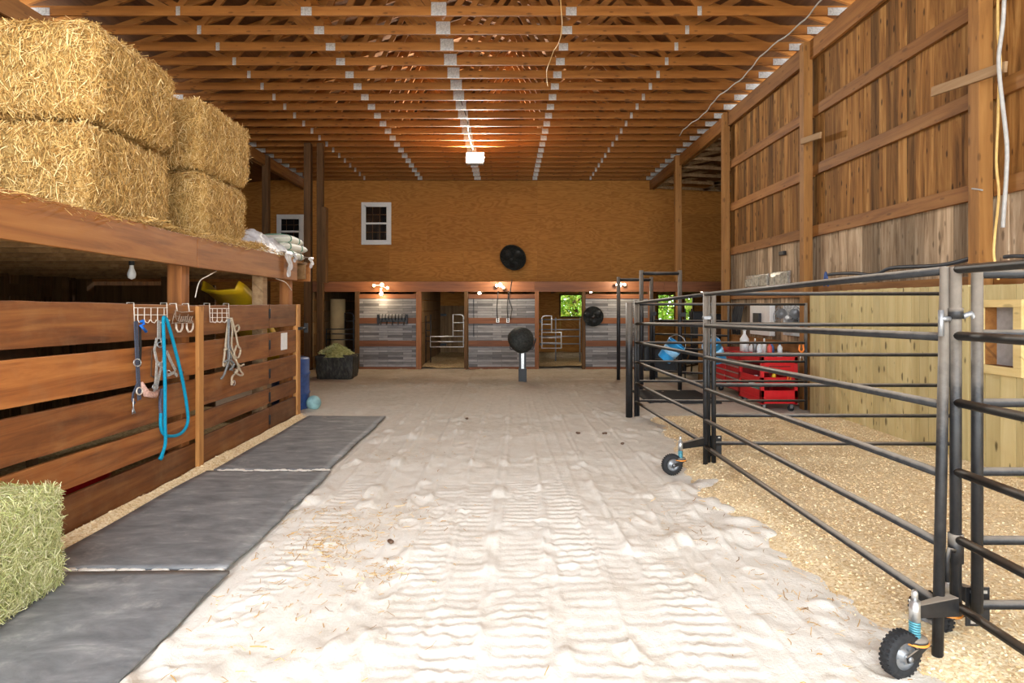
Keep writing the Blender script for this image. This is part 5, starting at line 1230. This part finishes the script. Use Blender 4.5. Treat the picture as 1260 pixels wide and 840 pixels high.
def framed(px0, px1, py0, py1, label):
    X = XW + .049; y1, y0 = X * F / (px0 - VX), X * F / (px1 - VX); ym = (y0 + y1) / 2; za, zb = H0 - (py1 - VY) * ym / F, H0 - (py0 - VY) * ym / F
    t = thing('wall_holder', label, 'holder', (X, ym, za)); m = MB(); m.box((X - .03, y0, za), (X, y1, zb)); m.build('tray', 'clear_box', t, bevel=.004)
    m = MB(); 
    for k in range(3): 
        a = y0 + (y1 - y0) * k / 3; m.box((X - .06, a + .02, za + .02), (X - .03, a + (y1 - y0) / 3 - .02, zb - .03 * k - .02))
    m.build('packet', ('old_paper', 'old_print')[int(px0) % 2], t)
framed(920, 947, 338, 353, 'clear holder of papers high on the grey planks, deeper one'); framed(950, 973, 334, 353, 'clear holder of papers high on the grey planks beside the wall post')
wallbox(929, 954, 375, 412, .10, 'white_paint', 'breaker_box', 'white electrical panel box on the plank wall above the tool chest', 'electrical panel')
wallbox(930, 937, 385, 402, .06, 'black_plain', 'wall_phone', 'black handset unit mounted on the white electrical panel', 'phone', .006, XW - .048)
wallbox(967, 990, 374, 413, .05, 'label_paper', 'back_board', 'pale board on the wall behind the grey fan', 'board', .004)
wallbox(962, 968, 309, 314, .06, 'black_plain', 'wall_camera', 'small black camera high on the grey planks', 'camera', .01, XW + .049)

# ------------------------------------------------------------------ tool chest and cart
def caster_small(t, x, y):
    m = MB(); m.lathe([(.001, -.018), (.045, -.018), (.05, -.01), (.05, .01), (.045, .018), (.001, .018)], (0, 1, 0), (x, y, .05), 16); m.build('caster_wheel', 'black_rubber', t)
    m = MB(); m.box((x - .02, y - .03, .05), (x + .02, y - .02, .12)); m.box((x - .02, y + .02, .05), (x + .02, y + .03, .12)); m.box((x - .03, y - .03, .11), (x + .03, y + .03, .12)); m.build('caster_fork', 'grey_metal', t)
X0, X1, Y0, Y1 = 4.0, 4.5, 10.10, 11.42
t = thing('tool_chest', 'red rolling tool chest with rows of silver-edged drawers against the plank wall', 'tool chest', (X0, Y0, 0))
m = MB(); m.box((X0 + .02, Y0, .12), (X1, Y1, .80)); m.build('cabinet', 'dark_red_enamel', t, bevel=.008)
m = MB(); m.box((X0, Y0 - .01, .795), (X1, Y1 + .01, .83)); m.build('worktop', 'red_enamel', t, bevel=.005)
for (ya, yb) in ((Y0 + .04, Y0 + .76), (Y0 + .80, Y1 - .04)):
    for k in range(6):
        za = .15 + k * .107; m = MB(); m.box((X0, ya, za), (X0 + .03, yb, za + .098)); d = m.build('drawer', 'red_enamel', t, bevel=.003)
        m = MB(); m.box((X0 - .018, ya + .01, za + .075), (X0, yb - .01, za + .093)); m.build('drawer_pull', 'silver_metal', d)
for x in (X0 + .08, X1 - .08):
    for y in (Y0 + .1, Y1 - .1): caster_small(t, x, y)
X0, X1, Y0, Y1 = 3.86, 4.42, 9.02, 9.90
t = thing('tool_cart', 'bright red open shelf tool cart parked behind the cross panel', 'tool cart', (X0, Y0, 0))
for x in (X0, X1 - .05):
    for y in (Y0, Y1 - .05): m = MB(); m.box((x, y, .12), (x + .05, y + .05, .86)); m.build('upright', 'red_enamel', t, bevel=.004)
for nm, za, zb, lip in (('lower_tray', .13, .22, .16), ('middle_shelf', .42, .46, .10), ('top_tray', .74, .78, .09)):
    m = MB(); m.box((X0, Y0, za), (X1, Y1, zb))
    for q in ((X0, Y0, X1, Y0 + .012), (X0, Y1 - .012, X1, Y1), (X0, Y0, X0 + .012, Y1), (X1 - .012, Y0, X1, Y1)): m.box((q[0], q[1], zb), (q[2], q[3], zb + lip * .7))
    m.build(nm, 'red_enamel', t, bevel=.003)
m = MB(); m.box((X0 + .05, Y0 + .004, .60), (X1 - .05, Y0 + .03, .74)); d = m.build('drawer', 'red_enamel', t, bevel=.003); m = MB(); m.box((X0 + .12, Y0 - .012, .69), (X1 - .12, Y0 + .006, .705)); m.build('drawer_pull', 'dark_red_enamel', d)
m = MB(); m.box((X0 + .05, Y1 - .02, .22), (X1 - .05, Y1 - .008, .74)); m.build('back_panel', 'dark_red_enamel', t)
for x in (X0 + .07, X1 - .07):
    for y in (Y0 + .08, Y1 - .08): caster_small(t, x, y)
def bottle(x, y, z, r, h, mt, capm, label, name='bottle', neck=.4):
    t = thing(name, label, 'bottle' if name != 'spray_can' else 'spray can', (x, y, z), 'bottles and cans on the red chest and cart')
    m = MB(); m.lathe([(.001, 0), (r, 0), (r, h * (1 - neck) * .9), (r * .8, h * (1 - neck)), (r * .3, h * (1 - neck * .6)), (r * .3, h * .9), (.001, h * .9)], c=(x, y, z), n=16); m.build('container', mt, t)
    m = MB(); m.lathe([(.001, h * .88), (r * .38, h * .88), (r * .34, h), (.001, h)], c=(x, y, z), n=12); m.build('cap', capm, t)
bottle(4.10, 10.25, .83, .075, .40, 'white_plastic', 'white_plastic', 'large white long-necked bottle on the tool chest')
bottle(4.10, 10.05 + .12, .83, .035, .12, 'label_paper', 'white_plastic', 'small pale jar beside the large white bottle', neck=.25)
bottle(4.20, 10.2, .83, .04, .13, 'white_plastic', 'white_plastic', 'small white jar at the chest corner', neck=.25)
for i, (x, y, mt, cp, lab) in enumerate(((3.95, 9.30, 'label_paper', 'white_plastic', 'silver-white spray can at the front edge of the cart top'), (4.03, 9.45, 'white_plastic', 'dark_plastic', 'white spray can with a dark cap on the cart top'), (4.08, 9.22, 'can_red', 'can_red', 'red spray can in the middle of the cart top'),
                                   (4.17, 9.35, 'can_blue', 'white_plastic', 'dark blue spray can on the cart top'), (4.22, 9.18, 'label_paper', 'can_blue', 'pale spray can with a blue cap on the cart top'), (4.02, 9.62, 'grey_metal', 'white_plastic', 'tall grey spray can at the back of the cart top'), (4.16, 9.6, 'white_plastic', 'white_plastic', 'tall white spray can at the back of the cart top'))):
    bottle(x, y, .78, .036, .27 + .04 * (i > 4), mt, cp, lab, 'spray_can', .22)
t = thing('bleach_jug', 'white plastic jug with a green label on the cart middle shelf', 'jug', (3.97, 9.5, .22)); m = MB(); m.lathe([(.001, 0), (.10, 0), (.11, .03), (.11, .17), (.07, .24), (.03, .26), (.03, .29), (.001, .29)], c=(3.985, 9.5, .22), n=18); m.build('container', 'white_plastic', t); m = MB(); m.lathe([(.111, .05), (.113, .05), (.113, .12), (.111, .12)], c=(3.985, 9.5, .22), n=18); m.build('label_band', 'sack_green', t)
m = MB(); m.ball((4.14, 9.15, .265), .06, 14, sc=(1.9, 1, .7)); m.build('wipes_packet', 'can_blue', None, (4.14, 9.15, .22), 'blue and white packet lying in the cart lower tray', cat='packet')
m = MB(); m.lathe([(.001, 0), (.03, 0), (.03, .10), (.012, .13), (.001, .13)], c=(4.1, 9.12, .46), n=12); m.build('oil_bottle', 'yellow_plastic', None, (4.1, 9.12, .46), 'small yellow bottle on the cart middle shelf', cat='bottle')
m = MB(); m.tube([(4.27, 9.0, .62), (4.25, 8.99, .50), (4.29, 8.99, .50), (4.31, 9.0, .62)], .012, 6); m.build('safety_clip', 'cap_orange', None, (4.28, 9.0, .5), 'bright orange clip hooked on the cart front', cat='clip')
t = thing('pruning_shears', 'orange-handled shears hanging on the cross panel end post', 'shears', at(985, 428, 8.63)); m = MB(); m.tube([at(984, 424, 8.63), at(983, 430, 8.63), at(986, 434, 8.63)], .012, 6); m.tube([at(988, 424, 8.63), at(989, 430, 8.63), at(986, 434, 8.63)], .012, 6); m.build('handle', 'cap_orange', t); m = MB(); m.tube([at(986, 434, 8.63), at(984, 444, 8.63)], .009, 6); m.tube([at(986, 434, 8.63), at(989, 443, 8.63)], .009, 6); m.build('blade', 'silver_metal', t)

# ------------------------------------------------------------------ open bay clutter beyond the plank wall
t = thing('storage_rack', 'black wire storage rack of tack boxes in the open bay', 'rack', (4.6, 14.0, 0))
x0, x1, y0, y1 = 4.35, 5.25, 14.0, 14.5
for x in (x0, x1):
    for y in (y0, y1): m = MB(); m.tube([(x, y, 0), (x, y, 1.55)], .018, 8); m.build('upright', 'black_plain', t)
for z in (.35, .85, 1.25):
    m = MB(); m.box((x0, y0, z), (x1, y0 + .02, z + .03)); m.box((x0, y1 - .02, z), (x1, y1, z + .03)); m.box((x0, y0, z), (x0 + .02, y1, z + .03)); m.box((x1 - .02, y0, z), (x1, y1, z + .03))
    for k in range(14): m.tube([(x0 + (k + .5) * (x1 - x0) / 14, y0, z + .02), (x0 + (k + .5) * (x1 - x0) / 14, y1, z + .02)], .005, 5)
    m.build('shelf', 'black_plain', t)
for i, (x, z, w, h, mt, lab) in enumerate(((4.42, 1.285, .3, .2, 'black_plain', 'black box on the top shelf of the wire rack'), (4.85, 1.285, .3, .14, 'dark_plastic', 'dark low bin on the top shelf of the wire rack'), (4.45, .885, .35, .22, 'dark_plastic', 'dark bin on the middle shelf of the wire rack'), (4.9, .885, .25, .2, 'seat_brown', 'brown box on the middle shelf of the wire rack'), (4.5, .385, .55, .3, 'black_plain', 'large black bin on the bottom shelf of the wire rack'))):
    m = MB(); m.box((x, 14.08, z), (x + w, 14.42, z + h)); m.box((x - .01, 14.07, z + h - .03), (x + w + .01, 14.43, z + h)); m.build('storage_bin', mt, None, (x, 14.2, z), lab, .008, 'bin', 'bins on the wire rack')
for x, y, lab in ((4.25, 12.9, 'short orange timber post stub in the open bay by the gate panels'), (4.95, 13.1, 'orange timber post stub just past the end of the plank wall')):
    m = MB(); m.box((x - .08, y - .06, 0), (x + .08, y + .06, 1.15)); m.build('timber_stub', 'post_wood', None, (x, y, 0), lab, .006, 'post')
t = thing('wheelbarrow', 'dark wheelbarrow parked among the pen panels beside the tool chest', 'wheelbarrow', (4.05, 13.4, 0))
m = MB(); vs = [(3.25, 11.6, .62), (3.85, 11.6, .62), (3.85, 12.4, .66), (3.25, 12.4, .66), (3.38, 11.75, .32), (3.72, 11.75, .32), (3.70, 12.2, .30), (3.40, 12.2, .30)]
m.add(vs, [(0, 1, 5, 4), (1, 2, 6, 5), (2, 3, 7, 6), (3, 0, 4, 7), (4, 5, 6, 7)]); m.xf(Matrix.Translation((.62, 1.6, 0))); m.build('tray', 'black_plain', t, solid=.012)
m = MB(); m.tube([(3.3, 11.2, .55), (3.4, 11.8, .30), (3.5, 12.45, .18)], .018, 8); m.tube([(3.8, 11.2, .55), (3.7, 11.8, .30), (3.6, 12.45, .18)], .018, 8); m.xf(Matrix.Translation((.62, 1.6, 0))); m.build('handle', 'dark_post_wood', t)
m = MB(); m.lathe([(.05, -.035), (.13, -.04), (.17, -.02), (.17, .02), (.13, .04), (.05, .035)], (1, 0, 0), (3.55, 12.45, .175), 20); m.xf(Matrix.Translation((.62, 1.6, 0))); m.build('wheel', 'black_rubber', t)
for x in (3.36, 3.74): m = MB(); m.tube([(x, 11.75, .31), (x, 11.65, 0)], .016, 8); m.xf(Matrix.Translation((.62, 1.6, 0))); m.build('leg', 'black_plain', t)
t = thing('hanging_harness', 'black leather harness straps hanging on the plank wall near the electrical panel', 'harness', (4.7, 11.9, 1.4))
for k in range(6):
    y = 11.75 + k * .07; m = MB(); m.tube(spl([(4.68, y, 1.62), (4.64, y + .05, 1.3 - .05 * (k % 3)), (4.66, y + .12, 1.05), (4.66, y + .16, 1.4), (4.69, y + .1, 1.62)], 5), .014, 6); m.build('strap', 'black_plain', t)
m = MB(); m.box((4.68, 11.7, 1.6), (4.72, 12.35, 1.66)); m.build('hook_rail', 'dark_post_wood', t)

# ------------------------------------------------------------------ trees outside
def tree(x, y, h, r, label, n=5200):
    t = thing('tree', label, 'tree', (x, y, 0), 'trees outside the stall windows')
    m = MB(); m.tube([(x, y, -.2), (x + .1, y, h * .4), (x, y + .1, h * .8)], [.16, .12, .05], 8)
    for k in range(8):
        a = k * 2.4; z = h * (.25 + .07 * k); m.tube([(x, y, z), (x + r * .7 * math.cos(a), y + r * .7 * math.sin(a), z + .5)], [.05, .015], 6)
    m.build('trunk', 'dark_post_wood', t)
    D = RNG.normal(size=(n, 3)); D /= np.linalg.norm(D, axis=1)[:, None]; rr = RNG.uniform(.45, 1, n)[:, None] ** .6
    P = D * rr * np.array([r, r, h * .52]); P += .25 * np.stack([sn(P + 1, 2.), sn(P + 5, 2.), sn(P + 9, 2.)], 1); P += np.array([x, y, h * .55]); P = P[P[:, 2] > .1]
    N = RNG.normal(size=P.shape); N /= np.linalg.norm(N, axis=1)[:, None]
    S = strands(P, N, (.12, .22), (.07, .12)); o = np_obj('foliage', S[0], S[1], S[2], 'leaf', t)
tree(2.6, 23.5, 3.6, 1.7, 'leafy green tree seen through the bright stall window'); tree(6.9, 23.3, 3.4, 1.8, 'leafy green tree seen through the windows of the open bay'); tree(4.8, 28.5, 4.2, 2.0, 'taller green tree set back between the other two')
m = MB(); m.box((-14, 20.3, -.3), (16, 40, -.05)); tag(m.build('ground_outside', 'leaf', None, (0, 20, 0)), kind='structure')

# ------------------------------------------------------------------ light
w = bpy.data.worlds.new('sky'); SC.world = w; w.use_nodes = True
bg = w.node_tree.nodes['Background']; bg.inputs[0].default_value = (.86, .93, 1.0, 1); bg.inputs[1].default_value = 10.5
s = bpy.data.lights.new('sun', 'SUN'); s.energy = 9; s.angle = .02; s.color = (1, .93, .82)
so = bpy.data.objects.new('sun', s); so.rotation_euler = Vector((.22, .48, -1.0)).to_track_quat('-Z', 'Y').to_euler(); COL.objects.link(so)
p = bpy.data.lights.new('door_portal', 'AREA'); p.shape = 'RECTANGLE'; p.size = 11.4; p.size_y = 6.2; p.cycles.is_portal = True
po = bpy.data.objects.new('door_portal', p); po.location = (rid, -2.55, 3.0); po.rotation_euler = (PI / 2, 0, 0); COL.objects.link(po)   # faces +Y
cam = bpy.data.cameras.new('camera'); co = bpy.data.objects.new('camera', cam); COL.objects.link(co)
cam.sensor_width = 36; cam.sensor_fit = 'HORIZONTAL'; cam.lens = 36 * F / 1260; co.location = (0, 0, H0); co.rotation_euler = (PI / 2, 0, 0)
cam.shift_x = (630 - VX) / 1260; cam.shift_y = -(420 - VY) / 1260; cam.clip_start = .05
SC.camera = co
SC.view_settings.view_transform = 'Standard'; SC.view_settings.look = 'None'; SC.view_settings.exposure = -0.27; SC.view_settings.gamma = 1; SC.view_settings.use_curve_mapping = False
SC.cycles.max_bounces = 8; SC.cycles.diffuse_bounces = 5; SC.cycles.sample_clamp_indirect = 6
